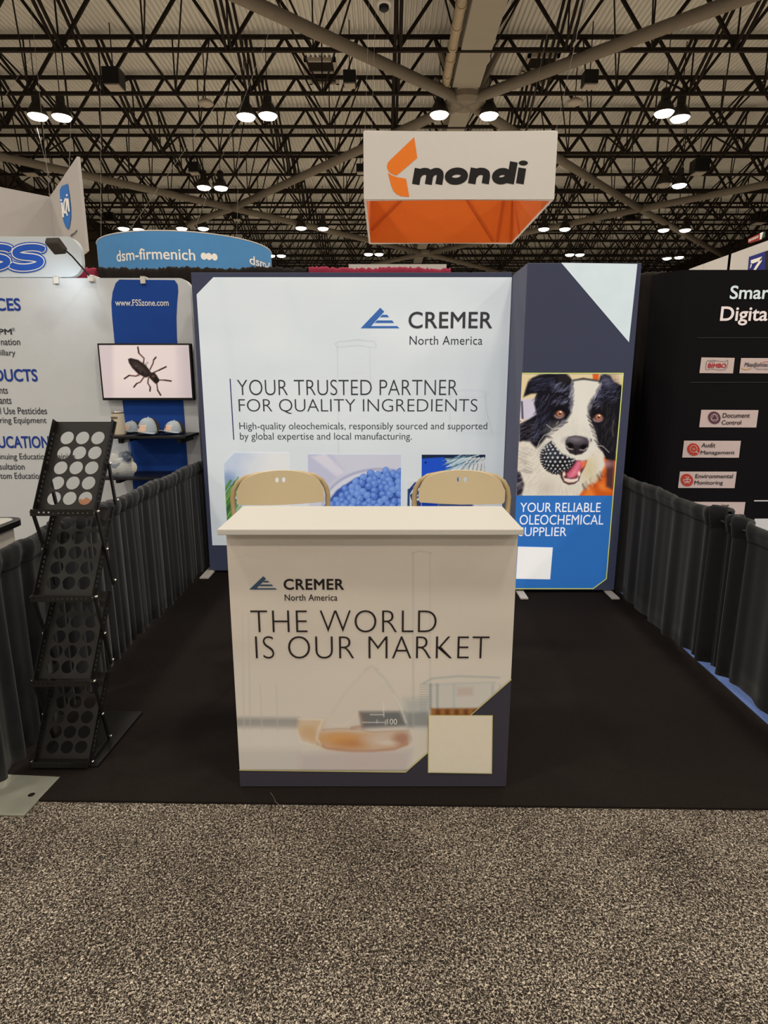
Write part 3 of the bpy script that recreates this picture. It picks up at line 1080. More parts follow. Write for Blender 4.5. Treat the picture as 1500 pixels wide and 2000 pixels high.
# ================================================================== DRAPES AND CARPETS
def drape(name, label, p, q, ztop, zbot, m, pitch=0.1, amp=0.02, group=None, seed=1, cat='drape', ruffle=0.0, step=0.011, gather=(), hem=0.0):
    """pleated cloth hanging between floor points p and q, with a rod pocket along its top"""
    rg = random.Random(seed)
    p, q = Vector((p[0], p[1], 0)), Vector((q[0], q[1], 0))
    L = (q - p).length
    d = (q - p) / L
    nrm = Vector((d.y, -d.x, 0))
    ns = int(L / step)
    ph = [rg.random() * 6.28 for _ in range(6)]
    prof = [(0.9, -0.6), (0.95, -0.9), (0.985, -0.8), (1.0, 0.0), (0.995, 0.9), (0.985, 1.25), (0.965, 1.2), (0.94, 0.75), (0.915, 0.7), (0.85, 0.85), (0.7, 1.0), (0.5, 1.05), (0.3, 1.1), (0.14, 1.15), (0.0, 1.2)]
    mb = MB()
    w = len(prof)
    for i in range(ns + 1):
        s = L * i / ns
        g = sum(math.exp(-((s - c) / 0.07) ** 2) for c in gather)
        k = 2 * PI / pitch
        wv = math.sin(k * s + 0.9 * math.sin(2.1 * s + ph[0]) + ph[1]) + 0.45 * math.sin(1.7 * k * s + ph[2]) + 0.3 * math.sin(0.37 * k * s + ph[3])
        rz = ruffle * (rg.random() - 0.5) + 0.006 * math.sin(9 * s + ph[4]) + g * 0.02
        for t_, fr in prof:
            zb_ = max(0.012, zbot + hem * s / L)
            z = zb_ + (ztop - zb_) * t_
            if t_ > 0.9:
                z += rz
            elif t_ == 0.0:
                z += 0.008 * math.sin(5 * s + ph[5])
            off = amp * wv * (0.35 + 0.65 * (1 - t_) ** 0.6) + 0.018 * fr * (1.0 if t_ > 0.93 else 0.35) + g * 0.02 * math.sin(60 * s)
            mb.v.append(p + d * s + nrm * off + Vector((0, 0, z)))
        # back of the cloth
    for i in range(ns):
        for j in range(w - 1):
            a = i * w + j
            mb.f.append((a, a + 1, a + w + 1, a + w))
    o = mb.build(name, m, loc=(p + (q - p) * 0.5), smooth=True)
    sol = o.modifiers.new('cloth', 'SOLIDIFY')
    sol.thickness = 0.004
    tag(o, label, cat, group)
    return o


SIDE_G = 'low black side drapes'
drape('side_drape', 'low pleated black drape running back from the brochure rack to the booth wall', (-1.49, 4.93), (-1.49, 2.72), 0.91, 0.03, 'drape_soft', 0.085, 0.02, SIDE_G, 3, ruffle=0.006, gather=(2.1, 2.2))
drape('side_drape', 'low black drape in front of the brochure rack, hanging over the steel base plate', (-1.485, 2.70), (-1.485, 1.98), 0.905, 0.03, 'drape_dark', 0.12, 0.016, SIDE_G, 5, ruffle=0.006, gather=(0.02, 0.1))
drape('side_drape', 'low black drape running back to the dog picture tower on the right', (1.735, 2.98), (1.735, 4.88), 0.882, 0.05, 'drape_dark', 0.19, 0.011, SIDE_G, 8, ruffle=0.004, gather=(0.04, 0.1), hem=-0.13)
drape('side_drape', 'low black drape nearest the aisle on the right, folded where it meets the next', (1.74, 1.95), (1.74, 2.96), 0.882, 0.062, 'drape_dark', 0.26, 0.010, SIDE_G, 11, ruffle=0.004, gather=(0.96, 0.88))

BACK_G = 'tall back drapes'
YD = 5.42
xs = [P(u, 520, YD).x for u in (120, 190, 601, 882, 1360)]
lab = ['tall crimson drape edge showing beside the blue banner stand', 'tall black drape below the curved blue sign', 'tall crimson drape showing above the lit booth wall', 'tall black drape behind the dog picture tower']
for k, (ma, lb) in enumerate(zip(('drape_red', 'drape_back', 'drape_red', 'drape_back'), lab)):
    drape('back_drape', lb, (xs[k] + 0.01, YD), (xs[k + 1] - 0.01, YD), 2.475 if k < 3 else 2.44, 0.02, ma, 0.07, 0.02, BACK_G, 20 + k, ruffle=0.02, step=0.016)

# the upright that carries the front end of the left side drape
t = thing('drape_upright', (-1.5, 2.03, 0), 'slim drape upright on a galvanised steel base plate at the aisle corner', 'drape stand')
bl, br_, fr_, fl = PZ(52, 1514, 0), PZ(118, 1521, 0), PZ(48, 1596, 0), PZ(-70, 1592, 0)
mb = MB()
th = 0.009
pts = [Vector((q.x, q.y, 0.001)) for q in (fl, fr_, br_, Vector((fl.x + 0.02, br_.y + 0.015, 0)))]
hole = PZ(62, 1556, 0)
c2 = [(q.x, q.y) for q in pts]
mb.prism(c2, [[(hole.x + 0.012 * math.cos(-k * PI / 8), hole.y + 0.012 * math.sin(-k * PI / 8)) for k in range(16)]], ((0, 0, 0.001), (1, 0, 0), (0, 1, 0), (0, 0, 1)), th)
mb.build('base_plate', 'galv', t, bevel=0.002)
MB().path([(-1.5, 2.03, th), (-1.5, 2.03, 0.9)], 0.019, 16).build('pole', 'white_metal', t, smooth=True)
MB().path([(-1.492, 2.03, 0.87), (-1.492, 4.92, 0.87)], 0.009, 10).build('rail', 'black_metal', t, smooth=True)
t = thing('drape_upright', (1.738, 4.9, 0), 'slim drape upright at the back end of the right drape', 'drape stand')
MB().path([(1.738, 4.9, 0.01), (1.738, 4.9, 0.86)], 0.016, 12).build('pole', 'white_metal', t, smooth=True)
MB().path([(1.738, 1.97, 0.84), (1.738, 4.9, 0.84)], 0.009, 10).build('rail', 'black_metal', t, smooth=True)

# carpets
mb = MB()
mb.prism([(-1.56, 1.991), (1.756, 1.934), (1.756, 5.35), (-1.56, 5.35)], [], ((0, 0, 0), (1, 0, 0), (0, 1, 0), (0, 0, 1)), 0.009)
o = mb.build('booth_carpet', 'carpet_black', loc=(0, 3.6, 0))
tag(o, 'black booth carpet under the counter and lit walls', 'carpet')
mb = MB()
mb.prism([(1.76, 1.95), (5.2, 1.95), (5.2, 5.35), (1.76, 5.35)], [], ((0, 0, 0), (1, 0, 0), (0, 1, 0), (0, 0, 1)), 0.008)
o = mb.build('booth_carpet', 'carpet_blue', loc=(3.4, 3.6, 0))
tag(o, 'blue carpet of the next booth showing under the right drape hem', 'carpet')
o = MB().path([PZ(528, 1548, 0.012), PZ(534, 1556, 0.012), PZ(538, 1566, 0.012), PZ(545, 1572, 0.004)], 0.0012, 5).build('thread', 'wire')
tag(o, 'loose pale thread on the black carpet edge in front of the counter', 'thread')

# ================================================================== LIT BACK WALL
YW = 4.73
wl, wr = -1.425, 0.945
wt = 2.325
t = thing('lit_wall', ((wl + wr) / 2, YW + 0.07, 0), 'wide backlit white booth wall in a navy frame with partner slogan', 'display wall')
MB().box(wl, wr, YW, YW + 0.14, 0.025, wt).build('frame_box', 'navy_box', t, bevel=0.004)
YG = YW - 0.003
cv = Canvas(370, 530, 1010, 1080, 0.7, (233, 234, 235))
# cloudy print and the faint glassware drawn on it
for k in range(60):
    cv.ell((380 + RNG.random() * 620, 540 + RNG.random() * 520), 30 + 70 * RNG.random(), 12 + 40 * RNG.random(), [(218, 224, 228), (240, 241, 241), (226, 229, 231), (244, 244, 243)][k % 4], 25, 0.30)
for (a0, b0, a1, b1) in ((430, 545, 480, 900), (560, 560, 585, 640)):
    cv.line([(a0, b0), (a1, b1)], 14, (222, 226, 228), 8, 0.35)
cv_tone = (0.935, 0.97, 1.0)
G = (196, 197, 196)
cv.line([(655, 672), (660, 668), (700, 664), (730, 667), (735, 674)], 1.4, G, 1.2, 0.8)
cv.line([(655, 672), (660, 678), (700, 675), (733, 679), (735, 674)], 1.2, G, 1.2, 0.7)
cv.line([(659, 676), (661, 885)], 1.6, G, 1.2, 0.55)
cv.line([(722, 678), (724, 750)], 1.6, G, 1.2, 0.4)
for k in range(9):
    cv.line([(690, 700 + k * 14), (715, 701 + k * 14)], 1.2, G, 1.2, 0.25)
cv.ell((915, 770), 40, 9, G, 2, 0.3)
cv.ell((915, 770), 38, 7, (232, 234, 236), 2, 0.8)
cv.line([(880, 770), (878, 860)], 2, G, 2, 0.35)
cv.line([(948, 770), (950, 800), (962, 850)], 2, G, 2, 0.4)
cv.line([(815, 690), (815, 720), (970, 720)], 5, (222, 229, 231), 5, 0.4)
cv.line([(890, 845), (975, 848)], 8, (216, 222, 226), 6, 0.4)
cv.a *= np.array(cv_tone)
pm_glow = paint_mat('printed_backlit_fabric', GLOW)
gz0, gz1 = P(417, 1065, YG).z, P(600, 541.5, YG).z
gx0 = P(384, 575, YG).x
cA, cB = P(384, 575, YG), P(418, 540, YG)
cn = Vector((-(cB.z - cA.z), 0, cB.x - cA.x))
if cn.x > 0:
    cn = -cn
print_grid('white_graphic', t, pm_glow, cv, gx0, wr - 0.001, gz0, gz1, YG, 330, 290, [(cA, cn)])
YT = YG - 0.002


def logo8(m, Y, T, parent):
    mb = MB()
    for q in (((65, 278), (240, 95), (275, 130), (140, 278)), ((235, 180), (258, 158), (300, 158), (318, 180)), ((188, 231), (212, 208), (345, 208), (363, 231)), ((130, 278), (155, 258), (390, 258), (410, 278))):
        mb.poly([P(*T(*c), Y) for c in q])
    return mb.build('triangle_logo', m, parent)


logo8('blue_ink_glow', YT, lambda x, y: (690 + x / 4.545, 580 + y / 4.545), t)
say(t, 'CREMER', (797.8, 608.6, 961.7, 641.8), YT, 'ink_glow', offset=0.012, spacing=1.05)
say(t, 'North America', (800, 656, 942.4, 673.5), YT, 'ink_glow', spacing=1.05)
say(t, 'YOUR TRUSTED PARTNER', (463.2, 741.5, 894.3, 772), YT, 'ink_glow', offset=-0.012)
say(t, 'FOR QUALITY INGREDIENTS', (466.2, 779.3, 932.5, 808.5), YT, 'ink_glow', offset=-0.012)
say(t, 'High-quality oleochemicals, responsibly sourced and supported', (467.5, 825, 951.5, 843), YT, 'ink_glow', offset=-0.002)
say(t, 'by global expertise and local manufacturing.', (468.8, 844.8, 804.2, 863), YT, 'ink_glow', offset=-0.002)
flat(t, 'rule_line', 'navy_ink_glow', [(448.3, 739.6), (450.3, 739.6), (457.6, 858.8), (455.6, 858.8)], YT)

# three pictures along the foot of the wall
T7 = lambda x, y: (430 + x / 2.632, 870 + y / 2.632)
cv = Canvas(434, 880, 580, 1070, 2.0, (222, 228, 236))
cv.T = T7
cv.poly([(10, 30), (240, 30), (140, 330), (10, 400)], (176, 194, 226), 50, 0.75)
cv.ell((90, 90), 60, 40, (200, 214, 236), 20, 0.7)
cv.ell((30, 200), 60, 60, (110, 140, 190), 30, 0.6)
cv.ell((260, 200), 150, 220, (232, 235, 238), 60, 0.7)
for k in range(70):
    a0 = RNG.random()
    x_, y_ = 30 + a0 * 60, 190 + RNG.random() * 260
    L_ = 30 + RNG.random() * 50
    cv.line([(x_ - L_ * 0.6, y_ + L_), (x_ + L_ * 0.25, y_ - L_ * 0.4)], 7, [(64, 120, 52), (96, 156, 70), (40, 84, 50), (130, 176, 96)][k % 4], 2, 0.85)
print_grid('leaf_picture', t, pm_glow, cv, P(438.4, 930, YT).x, P(566, 930, YT).x, P(500, 1062, YT).z, P(480, 884.3, YT).z, YT, 100, 140,
           [(P(438.4, 905, YT), Vector((P(458.5, 884, YT).z - P(438.4, 905, YT).z, 0, -(P(458.5, 884, YT).x - P(438.4, 905, YT).x))) * -1)])
cv = Canvas(598, 883, 790, 1070, 2.0, (206, 209, 228))
cv.T = T7
cv.poly([(440, 30), (560, 30), (640, 140), (520, 240), (440, 300)], (190, 194, 222), 20, 0.8)
cv.poly([(540, 40), (640, 140), (600, 160), (470, 60)], (222, 222, 236), 12, 0.8)
cv.ell((820, 330), 300, 215, (160, 166, 200), 6, 0.7)
cv.ell((822, 334), 292, 205, (214, 218, 234), 6, 1)
cv.ell((825, 345), 285, 180, (196, 202, 224), 10, 0.9)
pel = []
tries = 0
while len(pel) < 135 and tries < 9000:
    tries += 1
    x_, y_ = 515 + RNG.random() * 430, 125 + RNG.random() * 330
    if y_ < 128 + 0.0034 * (x_ - 850) ** 2 * (0.62 if x_ < 850 else 0.3):
        continue
    if all((x_ - a) ** 2 + ((y_ - b) * 1.15) ** 2 > 27 ** 2 for a, b in pel):
        pel.append((x_, y_))
cv.poly([(515, 460), (530, 320), (600, 230), (700, 165), (850, 130), (945, 150), (945, 460)], (52, 82, 168), 8, 0.95)
for x_, y_ in sorted(pel, key=lambda q: q[1]):
    ro = RNG.random() * 3
    cv.ell((x_, y_ + 3), 21, 18, (44, 72, 160), 2, 0.9, ro)
    cv.ell((x_, y_), 20, 17, [(98, 138, 222), (84, 124, 212), (110, 150, 230)][int(x_) % 3], 2, 1, ro)
    cv.ell((x_ - 4, y_ - 5), 11, 8, (138, 172, 240), 4, 0.7, ro)
print_grid('pellet_picture', t, pm_glow, cv, P(602, 930, YT).x, P(783, 930, YT).x, P(700, 1062, YT).z, P(690, 887.3, YT).z, YT, 200, 190)
cv = Canvas(786, 883, 960, 1070, 2.0, (214, 220, 228))
cv.T = T7
cv.poly([(1030, 40), (1365, 40), (1365, 62), (1030, 70)], (30, 44, 70), 3, 1)
cv.poly([(1035, 68), (1150, 60), (1190, 110), (1170, 160), (1035, 155)], (36, 84, 208), 3, 1)
cv.poly([(1035, 155), (1120, 155), (1120, 460), (1035, 460)], (28, 62, 170), 4, 1)
cv.poly([(1120, 155), (1300, 160), (1300, 460), (1120, 460)], (40, 60, 120), 10, 0.9)
cv.ell((1056, 88), 5, 5, (20, 30, 60), 1, 1)
cv.ell((1056, 160), 9, 9, (60, 120, 220), 2, 1)
cv.poly([(960, 190), (1032, 180), (1032, 460), (960, 460)], (70, 110, 190), 5, 0.0)
for k in range(26):
    x_, y_ = 1140 + RNG.random() * 60, 70 + RNG.random() * 90
    cv.line([(x_, y_), (x_ + 60 + RNG.random() * 90, y_ - 25 - RNG.random() * 30)], 5, [(206, 226, 236), (170, 196, 214), (84, 124, 150)][k % 3], 2, 0.95)
for k in range(16):
    cv.line([(1200 + k * 10, 150 - k), (1290 + k * 7, 60 + (k % 3) * 6)], 4, [(232, 238, 242), (120, 140, 154), (60, 76, 92)][k % 3], 2, 0.9)
cv.poly([(1225, 140), (1360, 70), (1365, 300), (1225, 300)], (220, 226, 230), 10, 0.9)
for k in range(5):
    cv.line([(1270 + k * 22, 150), (1285 + k * 20, 95)], 3, (70, 80, 92), 1.5, 0.8)
print_grid('box_picture', t, pm_glow, cv, P(823.2, 930, YT).x, P(946.5, 930, YT).x, P(880, 1062, YT).z, P(880, 888, YT).z, YT, 140, 180)
cv2 = Canvas(786, 920, 830, 1070, 2.0, (216, 222, 230))
cv2.T = T7
for q in (((966, 230), (1000, 190), (1034, 184), (1034, 215), (990, 225), (975, 250)), ((975, 255), (1000, 235), (1034, 230), (1034, 262), (985, 285)), ((964, 225), (974, 222), (974, 330), (962, 340)), ((985, 290), (1034, 280), (1034, 420), (985, 420))):
    cv2.poly(q, (40, 62, 120), 2.5, 1)
cv2.poly([(992, 212), (1030, 196), (1030, 207), (995, 219)], (170, 196, 230), 2, 1)
cv2.poly([(996, 262), (1030, 246), (1030, 256), (996, 272)], (150, 184, 230), 2, 1)
print_grid('edge_picture', t, pm_glow, cv2, P(795, 960, YT).x, P(823.2, 930, YT).x, P(810, 1062, YT).z, P(810, 938, YT).z, YT, 40, 110)
MB().box(-1.46, -1.39, 4.56, 5.05, 0.012, 0.022).box(-1.43, -1.40, 4.73, 4.86, 0.022, 0.03).build('foot', 'white_metal', t)
MB().box(0.55, 0.62, 4.56, 5.05, 0.012, 0.022).box(0.57, 0.6, 4.73, 4.86, 0.022, 0.03).build('foot', 'white_metal', t)

# ================================================================== LIT TOWER WITH THE DOG PICTURE
YO = 4.25
tl, tr, tt = 0.948, 1.703, 2.305
t = thing('lit_tower', ((tl + tr) / 2, YO + 0.24, 0), 'tall navy backlit tower with the dog picture', 'display tower')
C5 = lambda x, y: (980 + x * 0.35, 490 + y * 0.35)
mb = MB().box(tl, tr, YO, YO + 0.62, 0.03, tt)
mb.build('tower_box', 'navy_side', t, bevel=0.004)
YE = YO - 0.003
MB().box(tl + 0.002, tr - 0.002, YE, YO - 0.001, 0.032, tt - 0.004).build('front_fabric', 'navy_box', t)
YE2, YE3 = YE - 0.002, YE - 0.005
lx = (P(*C5(692, 683), YE3).x + P(*C5(612, 1370), YE3).x + P(*C5(580, 1830), YE3).x) / 3
lz = [P(*C5(*q), YE3).z for q in ((692, 683), (580, 1830), (510, 1885))]
lb = P(*C5(510, 1885), YE3).x
lm = (P(*C5(120, 683), YE3).x + P(*C5(75, 1365), YE3).x) / 2
flat(t, 'white_wedge', 'white_glow', [C5(332, 66), C5(757, 73), C5(710, 510)], YE2)
MB().poly([Vector(q) for q in ((lm, YE2, lz[0]), (lx, YE2, lz[0]), (lx, YE2, lz[1]), (lb, YE2, lz[2]), (lm, YE2, lz[2]))]).build('blue_panel', 'blue_panel', t)
mb = MB()
mb.stroke([(lm, lz[0]), (lx, lz[0]), (lx, lz[1]), (lb, lz[2]), (lm, lz[2])], 0.006, plane_to3(YE3))
mb.build('lime_outline', 'lime_glow', t)
say(t, 'YOUR RELIABLE', (1016, 981.8, 1173.2, 1000.3), YE3, 'white_ink_glow', offset=0.0)
say(t, 'OLEOCHEMICAL', (1015, 1005.5, 1178.8, 1024.8), YE3, 'white_ink_glow', offset=0.0)
say(t, 'SUPPLIER', (1013.5, 1029.7, 1106.7, 1047.2), YE3, 'white_ink_glow', offset=0.0)
flat(t, 'blank_card', 'white_ink_glow', [C5(90, 1650), C5(285, 1655), C5(270, 1833), C5(80, 1830)], YE3)
mb = MB().box(1.635, 1.69, 4.10, 4.6, 0.012, 0.022)
mb.build('foot', 'white_metal', t)
mb = MB().box(0.98, 1.035, 4.10, 4.6, 0.012, 0.022)
mb.build('foot', 'white_metal', t)

# the dog picture, painted in the coordinates of a 6.25x enlargement
cv = Canvas(1004, 724, 1226, 974, 2.0, (226, 208, 168))
cv.T = lambda x, y: (1000 + x / 6.25, 710 + y / 6.25)
cv.poly([(980, 90), (1060, 90), (1060, 210), (990, 200)], (220, 96, 36), 8)
cv.poly([(1060, 90), (1420, 90), (1400, 420), (1200, 300)], (196, 172, 142), 20)
cv.poly([(1270, 90), (1420, 90), (1400, 300), (1330, 260)], (226, 212, 178), 30)
cv.poly([(90, 440), (330, 420), (320, 690), (80, 700)], (206, 202, 222), 12)
cv.line([(120, 470), (130, 690)], 22, (60, 58, 70), 5, 0.9)
cv.poly([(80, 670), (150, 680), (120, 740), (80, 740)], (240, 214, 196), 5)
cv.poly([(1040, 1160), (1300, 1100), (1240, 1640), (780, 1640), (860, 1500)], (212, 92, 30), 14)
for k in range(30):
    cv.ell((900 + RNG.random() * 320, 1250 + RNG.random() * 370), 30 + RNG.random() * 50, 20 + RNG.random() * 30, [(236, 128, 44), (176, 58, 24), (246, 150, 70)][k % 3], 16, 0.4)
cv.poly([(1150, 1200), (1250, 1120), (1230, 1540), (1150, 1500)], (58, 44, 58), 12, 0.85)
cv.ell((1160, 1225), 70, 40, (190, 140, 150), 20, 0.7)
K = (24, 23, 31)
cv.poly([(140, 408), (160, 335), (195, 225), (250, 175), (330, 138), (440, 120), (560, 128), (600, 120), (660, 130), (700, 165), (735, 200), (870, 178), (1000, 195), (1065, 205), (1080, 150), (1130, 128),
         (1200, 150), (1240, 220), (1340, 270), (1350, 330), (1320, 620), (1290, 900), (1260, 1180), (1150, 1170), (1100, 1080), (1000, 1040), (880, 800), (700, 900), (470, 1000), (290, 1055), (210, 985), (90, 950), (92, 740), (210, 680), (300, 620), (270, 480), (300, 365), (230, 370)], K, 8)
cv.poly([(555, 100), (640, 110), (700, 160), (720, 210), (560, 300)], (40, 36, 40), 14, 0.8)
# fur lights on the black coat
for k in range(520):
    reg = k % 7
    if reg == 0:
        x_, y_, ang, L_, c_ = 240 + RNG.random() * 290, 170 + RNG.random() * 150, 2.6 + RNG.random() * .5, 60, (70, 74, 110)
    elif reg == 1:
        x_, y_, ang, L_, c_ = 300 + RNG.random() * 180, 360 + RNG.random() * 500, 1.9 + RNG.random() * .5, 90, (84, 88, 124)
    elif reg == 2:
        x_, y_, ang, L_, c_ = 520 + RNG.random() * 200, 220 + RNG.random() * 260, 2.2 + RNG.random() * .7, 60, (128, 134, 172)
    elif reg == 3:
        x_, y_, ang, L_, c_ = 1080 + RNG.random() * 240, 180 + RNG.random() * 280, 2.3 + RNG.random() * .8, 60, (104, 108, 150)
    elif reg == 4:
        x_, y_, ang, L_, c_ = 100 + RNG.random() * 230, 700 + RNG.random() * 260, 2.5 + RNG.random() * .6, 80, (104, 98, 118)
    elif reg == 5:
        x_, y_, ang, L_, c_ = 1090 + RNG.random() * 180, 420 + RNG.random() * 620, 1.6 + RNG.random() * .5, 70, (66, 62, 62)
    else:
        x_, y_, ang, L_, c_ = 960 + RNG.random() * 130, 280 + RNG.random() * 250, 2.3 + RNG.random() * .6, 50, (128, 132, 160)
    L_ *= 0.6 + 0.8 * RNG.random()
    j = RNG.random()
    c_ = tuple(c * (0.5 + 0.6 * j) for c in c_)
    cv.line([(x_, y_), (x_ + L_ * math.cos(ang), y_ + L_ * math.sin(ang))], 7, c_, 3, 0.6)
cv.poly([(1090, 130), (1200, 170), (1240, 250), (1180, 320), (1100, 240)], (120, 124, 160), 22, 0.5)
# white ruff
W_ = (224, 219, 208)
cv.poly([(75, 985), (130, 945), (220, 955), (300, 1040), (420, 900), (1040, 1000), (1110, 1090), (1135, 1240), (1080, 1360), (1010, 1440), (900, 1500), (800, 1640), (110, 1640), (150, 1450), (70, 1290)], W_, 10)
cv.poly([(40, 1290), (100, 1330), (150, 1480), (110, 1640), (30, 1640)], (44, 42, 58), 10)
cv.poly([(40, 1380), (60, 1380), (55, 1640), (30, 1640)], (214, 190, 170), 4)
for k in range(420):
    x_, y_ = 75 + RNG.random() * 1000, 960 + RNG.random() * 660
    if 400 < x_ < 900 and y_ < 1450:
        continue
    if x_ > 820 and y_ > 1500 - (x_ - 820) * 0.9:
        continue
    ang = 2.5 - (x_ - 75) / 1000 * 1.9 + RNG.random() * .4
    L_ = 40 + 60 * RNG.random()
    cv.line([(x_, y_), (x_ + L_ * math.cos(ang), y_ + L_ * math.sin(ang))], 9, [(240, 237, 230), (206, 199, 190), (218, 211, 202), (190, 181, 175)][k % 4], 6, 0.4)
for k in range(26):
    x_, y_ = 70 + RNG.random() * 120, 1000 + RNG.random() * 330
    cv.line([(x_ + 70, y_ + 22), (x_ - 20, y_ - 14)], 8, (130, 122, 124), 7, 0.3)
for k in range(34):
    x_ = 860 + RNG.random() * 230
    y_ = 1500 - (x_ - 860) * 0.75 + RNG.random() * 40 - 30
    cv.line([(x_, y_), (x_ + 10 + 30 * RNG.random(), y_ + 40 + 30 * RNG.random())], 14, [(70, 60, 62), (225, 214, 200), (214, 196, 176)][k % 3], 9, 0.45)
cv.ell((930, 1280), 90, 150, (206, 190, 140), 40, 0.6)
cv.ell((420, 1530), 90, 90, (190, 180, 170), 50, 0.5)
# ball in the mouth
cv.poly([(480, 945), (530, 1010), (620, 1110), (720, 1150), (775, 1180), (770, 1220), (700, 1290), (600, 1335), (520, 1340), (430, 1300), (375, 1230), (358, 1150), (375, 1070), (410, 1000)], (26, 26, 32), 6)
cv.ell((490, 1090), 90, 80, (92, 104, 130), 60, 0.7)
for i in range(-6, 7):
    for j in range(-6, 7):
        px_, py_ = (i + 0.5 * (j % 2)) * 0.2, j * 0.175
        rad = math.hypot(px_, py_)
        if rad > 0.99:
            continue
        k = math.sin(rad * PI / 2) / max(rad, 1e-6) if rad > 0 else PI / 2
        bx, by = 560 + 200 * px_ * k, 1150 + 190 * py_ * k
        cv.ell((bx + 3, by + 6), 20 * (1.1 - 0.4 * rad), 20 * (1.1 - 0.4 * rad), (12, 12, 16), 6, 0.8)
        cv.ell((bx - 2, by - 2), 14 * (1.1 - 0.45 * rad), 14 * (1.1 - 0.45 * rad), (232, 236, 240), 5, 0.95)
for k in range(22):
    an = 0.45 + k * 0.15
    cv.line([(560 + 180 * math.cos(an), 1145 + 175 * math.sin(an)), (560 + 214 * math.cos(an), 1145 + 203 * math.sin(an))], 15, K, 4, 0.95)
# mouth
cv.poly([(775, 1180), (915, 1180), (890, 1260), (840, 1350), (815, 1430), (760, 1470), (690, 1480), (630, 1450), (595, 1390), (585, 1330), (680, 1300), (745, 1240)], (60, 32, 38), 6)
cv.poly([(790, 1190), (880, 1190), (850, 1280), (825, 1350), (760, 1400), (680, 1390), (660, 1350), (720, 1290)], (206, 92, 118), 10)
cv.poly([(800, 1200), (850, 1200), (790, 1330), (730, 1370), (750, 1310)], (226, 130, 156), 12, 0.8)
cv.poly([(845, 1190), (915, 1180), (890, 1255), (850, 1290)], (232, 116, 78), 6)
cv.line([(760, 1330), (700, 1395)], 40, (236, 150, 176), 16, 0.6)
cv.poly([(612, 1370), (650, 1400), (720, 1415), (780, 1405), (818, 1370), (805, 1420), (760, 1452), (690, 1458), (640, 1435)], (226, 196, 188), 5)
for x_, y_ in ((635, 1350), (820, 1345)):
    cv.ell((x_, y_), 18, 30, (244, 226, 206), 5, 1)
for k in range(8):
    cv.ell((655 + k * 20, 1418 + 9 * math.sin(k * 0.45)), 11, 15, (242, 232, 222), 4, 0.95)
# muzzle, blaze
B_ = (224, 222, 214)
cv.poly([(740, 205), (810, 192), (900, 190), (1050, 215), (1085, 262), (1030, 370), (960, 450), (925, 530), (935, 640), (975, 770), (1030, 890), (1042, 990), (990, 1080), (930, 1160), (860, 1190), (780, 1170), (690, 1130), (600, 1090), (535, 1020), (495, 920), (440, 870), (500, 800), (590, 750), (665, 690), (722, 600), (735, 480), (722, 380), (730, 290)], B_, 12)
cv.ell((700, 820), 200, 90, (214, 212, 204), 50, 0.6)
cv.ell((850, 560), 70, 200, (232, 230, 224), 40, 0.6)
cv.poly([(735, 205), (870, 178), (1000, 200), (1060, 215), (1000, 210), (870, 196), (745, 215)], (44, 40, 44), 6, 0.9)
for k in range(150):
    s_ = k % 2
    y_ = 215 + RNG.random() * 330
    if s_ == 0:
        x_ = 728 + RNG.random() * 30 - 18
        cv.line([(x_ + 22, y_ - 20), (x_ - 34 * RNG.random(), y_ + 50)], 6, [(40, 38, 48), (196, 198, 212), (120, 124, 150)][k % 3], 3, 0.6)
    else:
        x_ = 1075 - (y_ - 215) * 0.44 + RNG.random() * 24
        cv.line([(x_ + 22, y_ - 20), (x_ - 20 * RNG.random(), y_ + 45)], 6, [(46, 42, 50), (200, 202, 214), (126, 128, 150)][k % 3], 3, 0.6)
for k in range(120):
    x_, y_ = 560 + RNG.random() * 440, 660 + RNG.random() * 420
    ang = 1.57 + (760 - x_) / 300 * 0.8
    cv.line([(x_, y_), (x_ + 40 * math.cos(ang), y_ + 40 * math.sin(ang))], 6, [(238, 236, 230), (200, 196, 188)][k % 2], 4, 0.4)
for k in range(110):
    if k % 2 == 0:
        f_ = RNG.random()
        x_, y_ = 935 + f_ * 100, 620 + f_ * 330
        cv.line([(x_ - 26, y_ - 6), (x_ + 14 + 14 * RNG.random(), y_ + 34)], 7, [(222, 220, 212), (60, 56, 62)][k % 4 // 2], 4, 0.55)
    else:
        f_ = RNG.random()
        x_, y_ = 660 - f_ * 210, 695 + f_ * 165
        cv.line([(x_ + 30, y_ + 10), (x_ - 24 - 14 * RNG.random(), y_ + 22)], 7, [(222, 220, 212), (64, 60, 70)][k % 4 // 2], 4, 0.5)
# eyes
for ex, ey, rx_ in ((582, 612, 1), (1055, 655, 1)):
    cv.ell((ex, ey - 6), 84, 70, (18, 16, 22), 18, 0.95)
    cv.ell((ex - 6, ey + 14), 62, 46, (190, 158, 160), 8, 0.95)
    cv.ell((ex - 4, ey + 2), 52, 40, (60, 40, 42), 6, 0.8)
    cv.ell((ex + 4, ey - 4), 42, 40, (126, 70, 50), 5, 1)
    cv.ell((ex + 4, ey), 33, 32, (204, 138, 104), 6, 0.95)
    cv.ell((ex + 5, ey - 2), 17, 18, (48, 24, 22), 5, 1)
    cv.ell((ex + 10, ey - 18), 13, 11, (255, 248, 240), 4, 1)
    cv.line([(ex - 66, ey + 4), (ex - 40, ey - 44), (ex + 10, ey - 60), (ex + 60, ey - 34)], 18, (16, 14, 18), 6, 0.95)
cv.line([(640, 690), (600, 730), (590, 760)], 16, (120, 124, 160), 8, 0.7)
